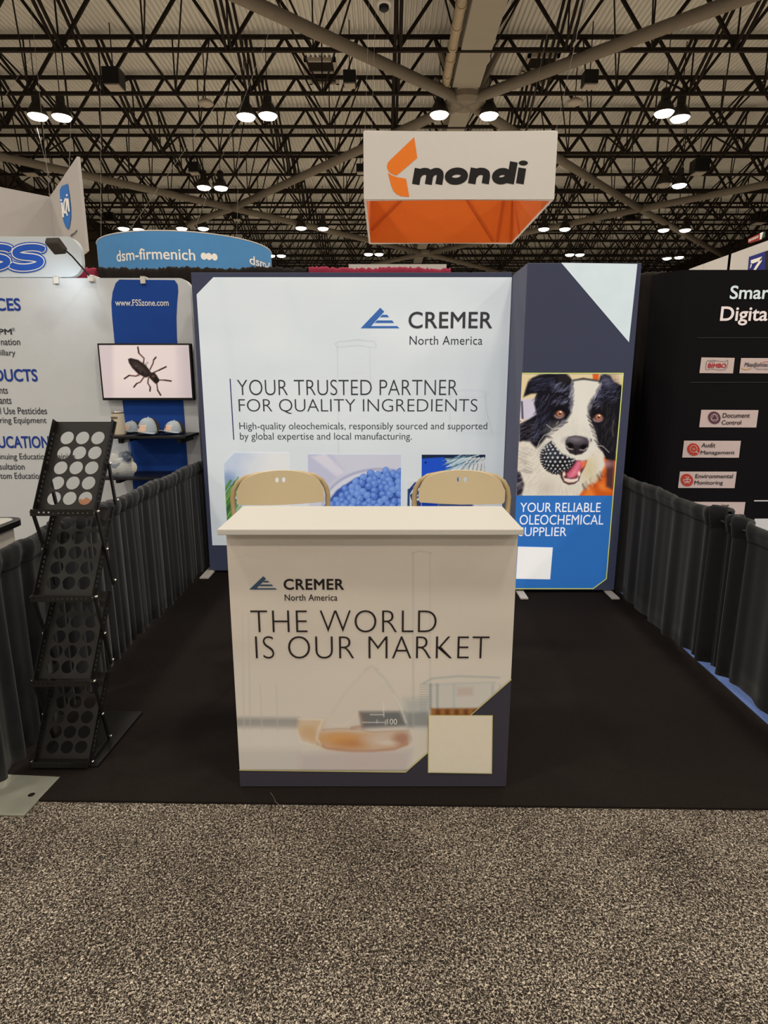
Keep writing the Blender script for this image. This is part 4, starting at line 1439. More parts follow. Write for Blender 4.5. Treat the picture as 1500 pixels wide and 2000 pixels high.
# nose
cv.poly([(655, 935), (690, 895), (770, 880), (850, 890), (915, 910), (938, 950), (935, 1010), (905, 1065), (850, 1105), (775, 1118), (705, 1095), (662, 1040), (650, 985)], (48, 42, 47), 6)
cv.ell((790, 940), 110, 34, (124, 118, 130), 24, 0.85)
cv.ell((760, 915), 70, 16, (146, 140, 152), 12, 0.7)
cv.ell((712, 1000), 42, 30, (12, 10, 14), 8, 1, 0.5)
cv.ell((868, 1020), 42, 28, (12, 10, 14), 8, 1, -0.5)
cv.line([(662, 1005), (690, 1040), (740, 1048)], 12, (196, 190, 192), 4, 0.9)
cv.line([(828, 1052), (880, 1060), (915, 1030)], 12, (190, 184, 186), 4, 0.9)
cv.line([(778, 1040), (776, 1115)], 8, (20, 16, 20), 3, 0.9)
cv.ell((965, 935), 9, 18, (90, 84, 84), 3, 0.9)
for q in (((490, 800), (420, 745)), ((450, 850), (390, 880), (330, 960), (298, 1050)), ((1030, 1000), (1110, 1010), (1185, 1085)), ((1015, 1015), (1060, 1060))):
    cv.line(q, 6, (236, 232, 226), 3, 0.9)
cv.line([(1240, 700), (1225, 800), (1235, 880)], 14, (110, 106, 108), 8, 0.7)
qa, qb, qc, qd = P(*C5(121, 685), YE3), P(*C5(690, 685), YE3), P(*C5(612, 1370), YE3), P(*C5(76, 1366), YE3)
print_grid('dog_picture', t, pm_glow, cv, lm, lx - 0.003, qd.z, qa.z - 0.003, YE - 0.003, 240, 280)

# ================================================================== COUNTER
YC = 2.06
cl, cr_, ch = -0.556, 0.472, 1.03
t = thing('reception_counter', ((cl + cr_) / 2, YC + 0.16, 0.009), 'cream reception counter with world market slogan and a navy foot', 'counter')
mb = MB().box(cl, cr_, YC, YC + 0.32, 0.012, ch)
mb.build('body', 'counter_body', t, bevel=0.004)
mb = MB().box(cl - 0.012, cr_ + 0.004, 1.993, 2.382, ch + 0.003, ch + 0.024)
mb.build('counter_top', 'cream', t, bevel=0.003)
cv = Canvas(430, 1030, 1020, 1550, 1.0, (222, 215, 205))
# washed-out laboratory print
for k in range(70):
    cv.ell((440 + RNG.random() * 570, 1045 + RNG.random() * 300), 40 + 90 * RNG.random(), 10 + 36 * RNG.random(), [(212, 206, 198), (230, 223, 213), (218, 212, 204)][k % 3], 24, 0.28)
cv.poly([(430, 1290), (1020, 1290), (1020, 1550), (430, 1550)], (230, 228, 222), 60, 0.5)
cv.T = lambda x, y: (440 + x / 2.632, 1240 + y / 2.632)
cv.poly([(50, 425), (380, 428), (400, 480), (50, 475)], (150, 152, 152), 10, 0.75)
cv.poly([(690, 400), (920, 395), (960, 470), (700, 478)], (126, 130, 134), 10, 0.8)
cv.poly([(920, 330), (1050, 320), (1050, 480), (930, 470)], (184, 192, 196), 16, 0.7)
cv.poly([(930, 400), (1045, 395), (1045, 470), (940, 470)], (140, 146, 150), 8, 0.7)
cv.ell((250, 540), 220, 60, (232, 230, 226), 30, 0.6)
cv.poly([(60, 590), (380, 590), (400, 720), (60, 720)], (208, 206, 206), 16, 0.6)
cv.poly([(380, 610), (960, 590), (930, 720), (390, 720)], (206, 198, 202), 16, 0.8)
cv.ell((700, 650), 180, 50, (214, 200, 198), 20, 0.6)
cv.poly([(375, 440), (520, 432), (510, 560), (400, 548), (365, 490)], (226, 202, 172), 8, 0.9)
cv.ell((430, 500), 40, 30, (214, 178, 134), 12, 0.6)
cv.line([(375, 432), (510, 436)], 8, (238, 230, 220), 3, 0.8)
cv.line([(368, 490), (385, 550), (520, 585)], 7, (240, 236, 228), 4, 0.8)
# conical flask with amber liquid
cv.poly([(720, 170), (760, 165), (860, 300), (945, 500), (930, 560), (850, 585), (560, 590), (480, 555), (470, 520), (540, 380), (640, 250)], (226, 220, 214), 12, 0.5)
cv.poly([(690, 395), (895, 395), (930, 465), (705, 478)], (112, 116, 120), 8, 0.85)
cv.poly([(478, 505), (560, 498), (700, 505), (945, 500), (950, 530), (930, 562), (860, 588), (720, 596), (570, 592), (500, 572), (476, 545)], (216, 184, 156), 9, 0.85)
cv.ell((610, 540), 110, 34, (220, 162, 100), 22, 0.8)
cv.ell((585, 530), 60, 20, (228, 172, 104), 14, 0.6)
cv.ell((650, 560), 60, 18, (196, 132, 84), 14, 0.6)
cv.ell((800, 540), 80, 30, (226, 212, 202), 14, 0.8)
cv.ell((905, 535), 42, 32, (178, 130, 112), 12, 0.7)
cv.ell((840, 555), 40, 10, (240, 234, 226), 6, 0.6)
cv.line([(478, 560), (520, 582), (640, 596), (760, 596), (870, 586), (935, 560)], 8, (190, 134, 106), 6, 0.8)
cv.line([(500, 488), (600, 482), (690, 486), (760, 500), (940, 492)], 6, (196, 160, 140), 5, 0.7)
cv.line([(692, 405), (712, 440), (705, 470), (650, 478)], 12, (176, 130, 108), 6, 0.6)
cv.line([(560, 460), (600, 470), (650, 440), (680, 400)], 8, (236, 226, 214), 6, 0.6)
cv.line([(735, 175), (690, 215), (640, 270), (590, 340), (545, 410)], 7, (206, 200, 190), 8, 0.35)
cv.line([(500, 440), (478, 490), (470, 535), (490, 568)], 9, (240, 238, 232), 5, 0.75)
cv.line([(770, 178), (820, 222), (868, 300), (905, 390), (932, 460), (948, 510), (944, 545)], 8, (198, 202, 200), 6, 0.6)
cv.line([(868, 310), (900, 370), (930, 450)], 5, (246, 246, 242), 3, 0.8)
cv.line([(715, 182), (735, 166), (760, 164), (785, 178)], 6, (200, 196, 188), 5, 0.5)
for q in (((745, 410), (815, 410)), ((705, 450), (820, 450)), ((780, 438), (780, 452)), ((824, 440), (824, 462)), ((812, 350), (815, 420))):
    cv.line(q, 4, (240, 240, 238), 2, 0.95)
# measuring cylinder and beaker
for x_ in (962, 968, 1052):
    cv.line([(x_, -420), (x_ + 2, 480)], 4, (190, 190, 186), 3, 0.55)
cv.line([(960, -420), (1000, -432), (1060, -420)], 5, (186, 184, 178), 3, 0.6)
for k in range(16):
    cv.line([(1000, 255 + k * 13), (1045, 254 + k * 13)], 3, (150, 156, 160), 2, 0.6)
cv.poly([(1050, 250), (1390, 240), (1390, 420), (1050, 410)], (212, 214, 212), 8, 0.6)
cv.line([(1018, 250), (1060, 225), (1200, 212), (1410, 220)], 7, (178, 186, 190), 4, 0.85)
cv.line([(1018, 250), (1050, 258), (1200, 250), (1390, 244)], 5, (190, 196, 198), 4, 0.7)
for x_, c_ in ((1055, (136, 146, 152)), (1090, (150, 164, 170)), (1175, (184, 200, 206)), (1375, (180, 190, 192)), (1410, (196, 200, 200))):
    cv.line([(x_, 255), (x_, 380)], 10, c_, 5, 0.7)
cv.poly([(1190, 270), (1275, 268), (1275, 310), (1190, 315)], (204, 184, 178), 8, 0.6)
cv.poly([(1058, 378), (1400, 376), (1390, 420), (1058, 420)], (150, 100, 58), 5, 0.95)
for k in range(10):
    cv.ell((1070 + k * 24, 398), 12, 14, [(186, 130, 70), (104, 66, 40)][k % 2], 6, 0.7)
for x_ in (88, 262, 180, 120):
    cv.line([(x_, -100 if x_ < 130 else 260), (x_ + 8, 490)], 6, (204, 202, 196), 4, 0.6)
cv.line([(30, -390), (110, -410), (180, -395)], 4, (204, 200, 192), 3, 0.5)
cv.T = lambda x, y: (x, y)
YF0 = YC - 0.002
pm_print = paint_mat('printed_counter_fabric', 0.0, 0.75)
print_grid('front_graphic', t, pm_print, cv, cl + 0.001, cr_ - 0.001, P(467, 1503, YF0).z, ch - 0.004, YF0, 400, 340)
T8 = lambda x, y: (440 + x / 2.632, 1240 + y / 2.632)
YF1, YF2, YF3 = YC - 0.004, YC - 0.006, YC - 0.008
b0 = P(467.5, 1503.5, YF1)
b1 = P(792, 1507.5, YF1)
b2 = P(999.5, 1326.5, YF1)
mb = MB().poly([Vector((cl, YF1, 0.014)), Vector((cr_, YF1, 0.014)), Vector((cr_, YF1, b2.z)), b1, Vector((cl, YF1, b0.z))])
mb.build('navy_corner', 'counter_navy', t)
mb = MB()
mb.stroke([(cl, b0.z), (b1.x, b1.z), (cr_, b2.z)], 0.0035, plane_to3(YF2))
mb.build('gold_line', 'gold_edge', t)
MB().poly([P(u, v, YF2) for u, v in ((836.5, 1396.5), (962.5, 1397), (961, 1511.5), (835.5, 1509.5))]).build('card_edge', 'gold_edge', t)
MB().poly([P(u, v, YF3) for u, v in ((838, 1398), (961, 1398.5), (959.5, 1510), (837, 1508))]).build('blank_card', 'card_white', t)
logo8('steel_blue_ink', YF1, lambda x, y: (400 + (200 + (x - 65) * 125 / 345) / 2.3077, 960 + (382 + (y - 95) * 60 / 183) / 2.3077), t)
say(t, 'CREMER', (553.8, 1130.3, 671.7, 1152.2), YF1, 'ink', offset=0.022, spacing=1.08)
say(t, 'North America', (556, 1160.6, 659, 1173.4), YF1, 'ink', offset=0.006, spacing=1.05)
say(t, 'THE WORLD', (489.7, 1191.8, 852.8, 1235.2), YF1, 'ink', offset=-0.0185, spacing=1.05)
say(t, 'IS OUR MARKET', (498.8, 1242.5, 955.5, 1286.3), YF1, 'ink', offset=-0.0185, spacing=1.05)
say(t, '100', (756, 1404, 775.5, 1414.8), YF1, 'white_print', offset=0.0)

# ================================================================== FOLDING CHAIRS
def make_chair(label):
    t = thing('folding_chair', (0, 0, 0), label, 'chair', 'tan folding chairs behind the counter')
    zt_ = 1.105
    out = [(-0.208, 0.940), (-0.214, 0.955), (-0.214, 1.005)] + [(-0.205 * math.cos(a), 1.01 + 0.096 * math.sin(a) ** 0.85) for a in [0.12 + i * (PI - 0.24) / 22 for i in range(23)]] + [(0.214, 1.005), (0.214, 0.955), (0.208, 0.940), (0.1, 0.934), (0, 0.932), (-0.1, 0.934)]
    holes = [[(cx + 0.0085 * math.cos(-k * PI / 8), 1.058 + 0.0135 * math.sin(-k * PI / 8)) for k in range(16)] for cx in (-0.0165, 0.0165)]
    MB().prism(out, holes, ((0, 0.0, 0), (1, 0, 0), (0, 0, 1), (0, 1, 0)), 0.014).build('backrest', 'chair_tan', t, bevel=0.003)
    pts = []
    for s in (-1, 1):
        leg = [(s * 0.180, -0.34, 0.02), (s * 0.200, -0.1, 0.55), (s * 0.232, 0.022, 0.86), (s * 0.236, 0.028, 0.97), (s * 0.228, 0.03, 1.01), (s * 0.208, 0.03, 1.045), (s * 0.17, 0.03, 1.07), (s * 0.1, 0.03, 1.085), (0, 0.03, 1.09)]
        pts = leg if s == -1 else pts + leg[-2::-1]
    MB().path(pts, 0.0125, 12).build('back_frame', 'chair_tube', t, smooth=True)
    for s in (-1, 1):
        MB().path([(s * 0.165, 0.22, 0.02), (s * 0.175, 0.0, 0.40), (s * 0.18, -0.17, 0.66), (s * 0.18, -0.30, 0.665)], 0.0115, 10).build('rear_leg', 'chair_tube', t, smooth=True)
        MB().path([(s * 0.180, -0.34, 0.0), (s * 0.180, -0.34, 0.045)], 0.016, 10).build('foot_cap', 'rubber', t)
        MB().path([(s * 0.165, 0.22, 0.0), (s * 0.165, 0.22, 0.045)], 0.016, 10).build('foot_cap', 'rubber', t)
    MB().path([(-0.168, 0.16, 0.13), (0.168, 0.16, 0.13)], 0.009, 8).build('stretcher', 'chair_tube', t, smooth=True)
    MB().path([(-0.185, -0.27, 0.17), (0.185, -0.27, 0.17)], 0.009, 8).build('footrest', 'chair_tube', t, smooth=True)
    MB().prism(rrect(-0.19, 0.19, -0.40, -0.02, 0.06), [], ((0, 0, 0.665), (1, 0, 0), (0, 1, 0), (0, 0, 1)), 0.03).build('seat', 'chair_tan', t, bevel=0.01)
    return t


c1 = make_chair('tan metal folding chair behind the counter, in front of the leaf picture')
c2 = copy_thing(c1, (0.387, 2.96, 0.009), math.radians(-4))
c2['label'] = 'tan metal folding chair behind the counter, in front of the blue box picture'
c1.location = (-0.512, 2.95, 0.009)
c1.rotation_euler = (0, 0, math.radians(11))

# ================================================================== BROCHURE RACK
t = thing('brochure_rack', (-1.28, 2.3, 0.009), 'black zigzag brochure rack with round holes beside the left drape', 'brochure rack')
RX0, RX1 = -1.292, -1.068
F_, B_y = 2.19, 2.335
tiers = [1.075, 0.742, 0.392, 0.035]
rise = 0.352


class LeanMB(MB):
    # the whole zigzag leans a little to one side
    def build(self, *a, **k):
        self.v = [p + Vector(((p.z - 1.075) * 0.122, 0, 0)) for p in self.v]
        return MB.build(self, *a, **k)


def rack_tier(z0, top):
    fy, by = F_, B_y
    p0_, p1_ = Vector((RX0, fy + 0.01, z0 + 0.0)), Vector((RX0, by, z0 + rise - 0.035 if not top else z0 + 0.318))
    L = (p1_ - p0_).length
    up = (p1_ - p0_) / L
    W = RX1 - RX0
    nrm = Vector((0, up.z, -up.y)) * -1
    hs = []
    for r in range(5):
        for c in range(3):
            cx, cy = W / 2 + 0.0585 * (c - 1), 0.046 + 0.0588 * r
            hs.append([(cx + 0.0252 * math.cos(-k * PI / 12), cy + 0.0252 * math.sin(-k * PI / 12)) for k in range(24)])
    pk = LeanMB().prism([(0, 0), (W, 0), (W, L), (0, L)], hs, (p0_, (1, 0, 0), up, nrm), 0.002).build('pocket_back', 'black_metal', t)
    # perforated side strips
    for s, xx in ((0, RX0), (1, RX1)):
        wd = 0.034
        slots = [[(0.006, 0.03 + 0.0185 * k), (0.015, 0.03 + 0.0185 * k), (0.015, 0.041 + 0.0185 * k), (0.006, 0.041 + 0.0185 * k)] for k in range(int((L - 0.05) / 0.0185)) if k != 7]
        slots = [list(reversed(q)) for q in slots]
        LeanMB().prism([(0, 0), (wd, 0), (wd, L), (0, L)], slots, (p0_ + Vector((xx - RX0, 0, 0)), nrm, up, (1, 0, 0)), 0.002 if s == 0 else -0.002).build('side_strip', 'black_metal', pk)
        LeanMB().bar(p0_ + Vector((xx - RX0, 0, 0)), p0_ + Vector((xx - RX0, 0, 0)) + up * L, 0.009, 0.009).build('side_rod', 'black_metal', pk)
    # front lip with a row of dimples
    dots = [[(0.014 + 0.0178 * k + 0.0042 * math.cos(-j * PI / 5), 0.0125 + 0.0042 * math.sin(-j * PI / 5)) for j in range(10)] for k in range(12)]
    LeanMB().prism([(0, 0), (W + 0.006, 0), (W + 0.006, 0.025), (0, 0.025)], dots, ((RX0 - 0.003, fy - 0.032, z0 - 0.012), (1, 0, 0), (0, 0, 1), (0, 1, 0)), 0.003).build('front_lip', 'black_metal', pk)
    LeanMB().box(RX0, RX1, fy - 0.03, fy + 0.012, z0 - 0.012, z0 - 0.009).build('pocket_floor', 'black_metal', pk)
    return pk


for i, z0 in enumerate(tiers):
    rack_tier(z0, i == 0)
# struts from each lip down and back to the next joint, and the short prop of the top pocket
joints = []
for i, z0 in enumerate(tiers):
    for s in (0, 1):
        xx = RX0 - 0.006 if s == 0 else RX1 + 0.006
        if i < 3:
            LeanMB().bar((xx, F_ - 0.01, z0), (xx, B_y + 0.01, tiers[i + 1] - 0.005 if i < 2 else tiers[3]), 0.008, 0.012).build('strut', 'black_metal', t)
        joints += [(xx, F_ - 0.01, z0), (xx, B_y + 0.01, z0 + 0.01)]
        if i == 0:
            LeanMB().bar((xx, (F_ + B_y) / 2 + 0.01, z0 + 0.165), (xx, B_y + 0.01, z0 - 0.005), 0.008, 0.012).build('strut', 'black_metal', t)
            joints.append((xx, (F_ + B_y) / 2 + 0.01, z0 + 0.165))
        else:
            joints.append((xx, (F_ + B_y) / 2, z0 + 0.165))
for (xx, yy, zz) in joints:
    s = 1 if xx > -1.2 else -1
    LeanMB().lathe([(0.0055, -0.003), (0.0065, 0.002), (0.004, 0.006)], (xx + s * 0.006, yy, zz), 10).build('bolt', 'chrome', t, smooth=True)
mb = MB().prism([(-1.445, 2.185), (-1.163, 2.179), (-1.141, 2.587), (-1.43, 2.59)], [], ((0, 0, 0.0095), (1, 0, 0), (0, 1, 0), (0, 0, 1)), 0.012)
mb.build('base_plate', 'black_metal', t, bevel=0.002)
for xx in (RX0, RX1):
    LeanMB().bar((xx, F_, 0.03), (xx, B_y + 0.02, 0.03), 0.012, 0.02).build('base_bracket', 'black_metal', t)

# ================================================================== NEIGHBOUR ON THE LEFT
YN = 5.03
t = thing('fabric_backdrop', (-2.4, YN + 0.1, 0), 'white stretch fabric backdrop with a blue column and service lists', 'backdrop')
nzt = P(200, 543, YN).z
nxr = P(371, 560, YN).x
mb = MB()
outl = rrect(-4.4, nxr, 0.05, nzt, 0.085, '0010', 10)
mb.prism(outl, [], ((0, YN, 0), (1, 0, 0), (0, 0, 1), (0, 1, 0)), 0.09)
o = mb.build('fabric', 'fss_white', t, bevel=0.02, seg=3)
YN1, YN2 = YN - 0.003, YN - 0.006
colp = [(233, 546), (226, 553), (220, 570), (217.5, 592), (219, 620), (222, 650), (224, 672), (231, 725), (239, 784), (249, 860), (259, 940), (264, 1010), (374, 1010), (366, 900), (358.5, 790), (350, 720), (345.5, 660), (344.5, 620), (346, 590), (348, 570), (347, 556), (341, 547)]
flat(t, 'blue_column', 'fss_blue', colp, YN1)
for s, b, m_, of in (('CES', (-9, 582, 40, 607.3), 'fss_ink_blue', 0.022), ('PM', (-3, 642, 23, 653.3), 'fss_ink', 0.022), ('®', (23, 640, 29, 647), 'fss_ink', 0.0),
                     ('nation', (1.5, 661.5, 39, 674), 'fss_ink', 0.004), ('illary', (0.5, 683, 30, 698), 'fss_ink', 0.004),
                     ('DUCTS', (-11, 720.6, 73, 745.4), 'fss_ink_blue', 0.022), ('nts', (-1, 757.5, 15, 769), 'fss_ink', 0.004), ('ants', (-0.5, 777, 22, 789), 'fss_ink', 0.004),
                     ('l Use Pesticides', (0, 795.5, 91.3, 809), 'fss_ink', 0.004), ('ring Equipment', (0, 814.8, 90.7, 830), 'fss_ink', 0.004),
                     ('UCATION', (-4, 851.5, 96, 875.4), 'fss_ink_blue', 0.022), ('inuing Education Training', (-0.5, 885.5, 146.3, 901), 'fss_ink', 0.004),
                     ('sultation', (-1, 905, 47.7, 917.2), 'fss_ink', 0.004), ('tom Education', (0, 923.3, 82.5, 935.3), 'fss_ink', 0.004)):
    say(t, s, b, YN1, m_, offset=of)
say(t, 'www.FSSzone.com', (225, 584.6, 329.3, 597.6), YN2, 'white_print', offset=0.012)
# a hand in the printed photograph low on the fabric, seen through the rack
mb = MB().poly([P(u, v, YN1) for u, v in ((150, 981), (156, 974), (163, 976), (168, 971), (175, 975), (182, 979), (189, 988), (178, 993), (165, 992), (156, 988))])
mb.build('printed_hand', mat('tan_print', (206, 150, 120), 0.8, noise=0.2, scale=30), t)

t = thing('header_sign', (-3.2, YN + 0.05, nzt), 'rounded white header sign with blue italic letters above the fabric backdrop', 'header sign')
ha, hb = P(60, 461.5, YN + 0.02), P(158, 500, YN + 0.02)
mb = MB().prism(rrect(-4.4, hb.x, nzt + 0.012, ha.z, 0.115, '0110', 10), [], ((0, YN + 0.03, 0), (1, 0, 0), (0, 0, 1), (0, 1, 0)), 0.05)
mb.build('sign_board', 'header_lamp_tint', t, bevel=0.012, seg=3)


def sstroke(x, y, w, h, sh):
    a = arc(0.5, 0.74, 0.40, 0.22, 25, 255, 14)
    b = arc(0.5, 0.27, 0.42, 0.24, 82, -155, 14)
    return [(x + px * w + sh * (py - 0.5), y + (1 - py) * h) for px, py in a + b]


for k, (m_, wd, Yk) in enumerate((('fss_sign_blue', 21, 0.027), ('white_print', 16.5, 0.025), ('fss_sign_blue', 12, 0.023))):
    mb = MB()
    ff = lambda x, y: P(x, y, YN + Yk)
    for x_ in (-46, 19):
        mb.stroke(sstroke(x_, 481, 70, 43, 18), wd, ff)
    mb.build(('letter_rim', 'letter_gap', 'lettering')[k], m_, t)

T5 = lambda x, y: (x / 3.75, 290 + y / 3.75)
t = thing('arm_light', P(175, 542, YN - 0.02), 'dark clip-on arm light leaning over the white header sign', 'arm light')
YA = YN - 0.32
h0, h1, h2, h3 = [P(*T5(*q), YA) for q in ((322, 692), (398, 782), (488, 775), (425, 690))]
up_ = Vector((0, 0.03, 0.045))
mb = MB().add([h0, h1, h2, h3, h0 + up_, h1 + up_, h2 + up_, h3 + up_], [(0, 1, 2, 3), (7, 6, 5, 4), (0, 4, 5, 1), (1, 5, 6, 2), (2, 6, 7, 3), (3, 7, 4, 0)])
mb.build('lamp_head', 'lamp_body', t, bevel=0.008)
pa, pb = P(*T5(470, 738), YA), P(*T5(655, 935), YN - 0.02)
MB().path([pa, pa.lerp(pb, 0.3) + Vector((0, 0, 0.012)), pa.lerp(pb, 0.7) + Vector((0, 0, 0.006)), pb], 0.006, 8).build('arm', 'lamp_body', t, smooth=True)
pb_ = P(176, 543, YN - 0.03)
MB().box(pb_.x - 0.022, pb_.x + 0.022, YN - 0.03, YN + 0.1, nzt - 0.03, nzt + 0.02).build('clamp', 'white_metal', t, bevel=0.005)
for (u, lab_) in ((107, 'white clip on the fabric backdrop top under the blue letters'), (277, 'white clip on the fabric backdrop top above the blue column')):
    q = P(u, 543, YN - 0.03)
    o = MB().box(q.x - 0.019, q.x + 0.019, YN - 0.022, YN - 0.004, nzt - 0.045, nzt + 0.012).box(q.x - 0.019, q.x + 0.019, YN - 0.022, YN + 0.1, nzt + 0.003, nzt + 0.012).build('clip', 'white_metal', loc=(q.x, YN, nzt), bevel=0.004)
    tag(o, lab_, 'clip', 'clips on the fabric backdrop')
# the arm light shines on the fabric
d_ = bpy.data.lights.new('arm_light_beam', 'SPOT')
d_.energy = 3.2
d_.color = (0.86, 0.95, 1.0)
d_.spot_size = 2.2
d_.spot_blend = 0.9
d_.shadow_soft_size = 0.05
o = bpy.data.objects.new('arm_light_beam', d_)
COL.objects.link(o)
o.location = P(*T5(430, 800), YA) + Vector((0, 0, -0.02))
o.rotation_euler = (Vector(P(110, 590, YN)) - o.location).to_track_quat('-Z', 'Y').to_euler()

# TV
YV = 4.955
T3 = lambda x, y: (x / 3.4475, 420 + y / 3.4475)
t = thing('television', (-2.0, YV + 0.03, P(280, 782, YV).z), 'flat black television showing a dark beetle on a pale screen', 'television')
a, b, c, d = [P(*T3(*q), YV) for q in ((648, 862), (1278, 865), (1312, 1250), (695, 1245))]
vx0, vx1, vz0, vz1 = (a.x + d.x) / 2, (b.x + c.x) / 2, (c.z + d.z) / 2, (a.z + b.z) / 2
MB().box(vx0, vx1, YV, YV + 0.045, vz0, vz1).build('bezel', 'black_plastic', t, bevel=0.004)
MB().box(vx0 + 0.25, vx1 - 0.25, YV + 0.045, YN - 0.008, vz0 + 0.1, vz1 - 0.1).build('wall_bracket', 'black_plastic', t)
cv = Canvas(186, 668, 384, 784, 2.0, (214, 202, 204))
cv.T = T3
cv.ell((970, 980), 330, 230, (228, 216, 216), 90, 0.8)
cv.poly([(640, 860), (760, 860), (760, 1260), (690, 1260)], (196, 184, 192), 20, 0.7)
cv.poly([(1180, 880), (1300, 880), (1320, 1260), (1200, 1240)], (206, 194, 200), 20, 0.7)
BK = (38, 26, 24)
for q in (((965, 1000), (970, 965), (935, 930), (928, 890)), ((1010, 1040), (1030, 1000), (1035, 975), (1050, 958)), ((1035, 1060), (1070, 1045), (1118, 1022)), ((935, 1075), (915, 1085), (870, 1080), (838, 1102)), ((970, 1090), (945, 1125), (920, 1135), (902, 1158)), ((1000, 1095), (995, 1130), (1012, 1160), (1010, 1185)), ((1060, 1110), (1110, 1112), (1152, 1118)), ((1055, 1130), (1062, 1180), (1082, 1213))):
    cv.line(q, 8, (78, 46, 36), 2.5, 1)
    cv.line(q[-2:], 9, BK, 2.5, 0.9)
cv.poly([(862, 970), (880, 963), (930, 975), (980, 1010), (1015, 1055), (1010, 1085), (980, 1095), (930, 1070), (890, 1030), (868, 995)], BK, 3)
cv.poly([(880, 985), (920, 990), (970, 1030), (990, 1060), (960, 1050), (905, 1015)], (70, 60, 58), 6, 0.6)
for k in range(26):
    cv.ell((885 + RNG.random() * 110, 985 + RNG.random() * 90), 6, 4, [(96, 90, 92), (20, 14, 14)][k % 2], 3, 0.45, 0.8)
cv.poly([(1000, 1060), (1040, 1060), (1060, 1085), (1070, 1115), (1050, 1138), (1030, 1120), (1005, 1095)], BK, 3)
cv.ell((1052, 1112), 20, 20, (26, 16, 16), 3, 1)
cv.ell((1032, 1085), 10, 7, (130, 80, 60), 3, 0.7)
cv.ell((930, 1080), 9, 6, (120, 66, 46), 3, 0.7)
print_grid('screen', t, paint_mat('lit_screen', 0.42, 0.25, 0.3), cv, vx0 + 0.014, vx1 - 0.014, vz0 + 0.02, vz1 - 0.014, YV - 0.002, 190, 110)

# shelves on the backdrop
YSf, YSb = 4.66, YN - 0.004
sz1 = P(290, 852, YSf).z
t = thing('display_shelf', (-1.8, YSb, sz1), 'upper black shelf under the television carrying three caps', 'shelf', 'black shelves under the television')
sx0, sx1 = P(212, 852, YSf).x, P(364, 845, YSf).x
sx1 = min(sx1, -1.53)
MB().box(sx0, sx1, YSf, YSb, sz1 - 0.02, sz1).build('board', 'shelf', t, bevel=0.003)
MB().box(sx0 + 0.05, sx0 + 0.08, YSf + 0.05, YSb, sz1 - 0.06, sz1 - 0.02).box(sx1 - 0.08, sx1 - 0.05, YSf + 0.05, YSb, sz1 - 0.06, sz1 - 0.02).build('bracket', 'shelf', t)
sz2 = P(290, 933.5, YSf).z
t = thing('display_shelf', (-1.8, YSb, sz2), 'lower black shelf under the television carrying the bag', 'shelf', 'black shelves under the television')
MB().box(sx0 - 0.1, sx1, YSf, YSb, sz2 - 0.018, sz2).build('board', 'shelf', t, bevel=0.003)
MB().box(sx0, sx0 + 0.03, YSf + 0.05, YSb, sz2 - 0.05, sz2 - 0.018).box(sx1 - 0.08, sx1 - 0.05, YSf + 0.05, YSb, sz2 - 0.05, sz2 - 0.018).build('bracket', 'shelf', t)


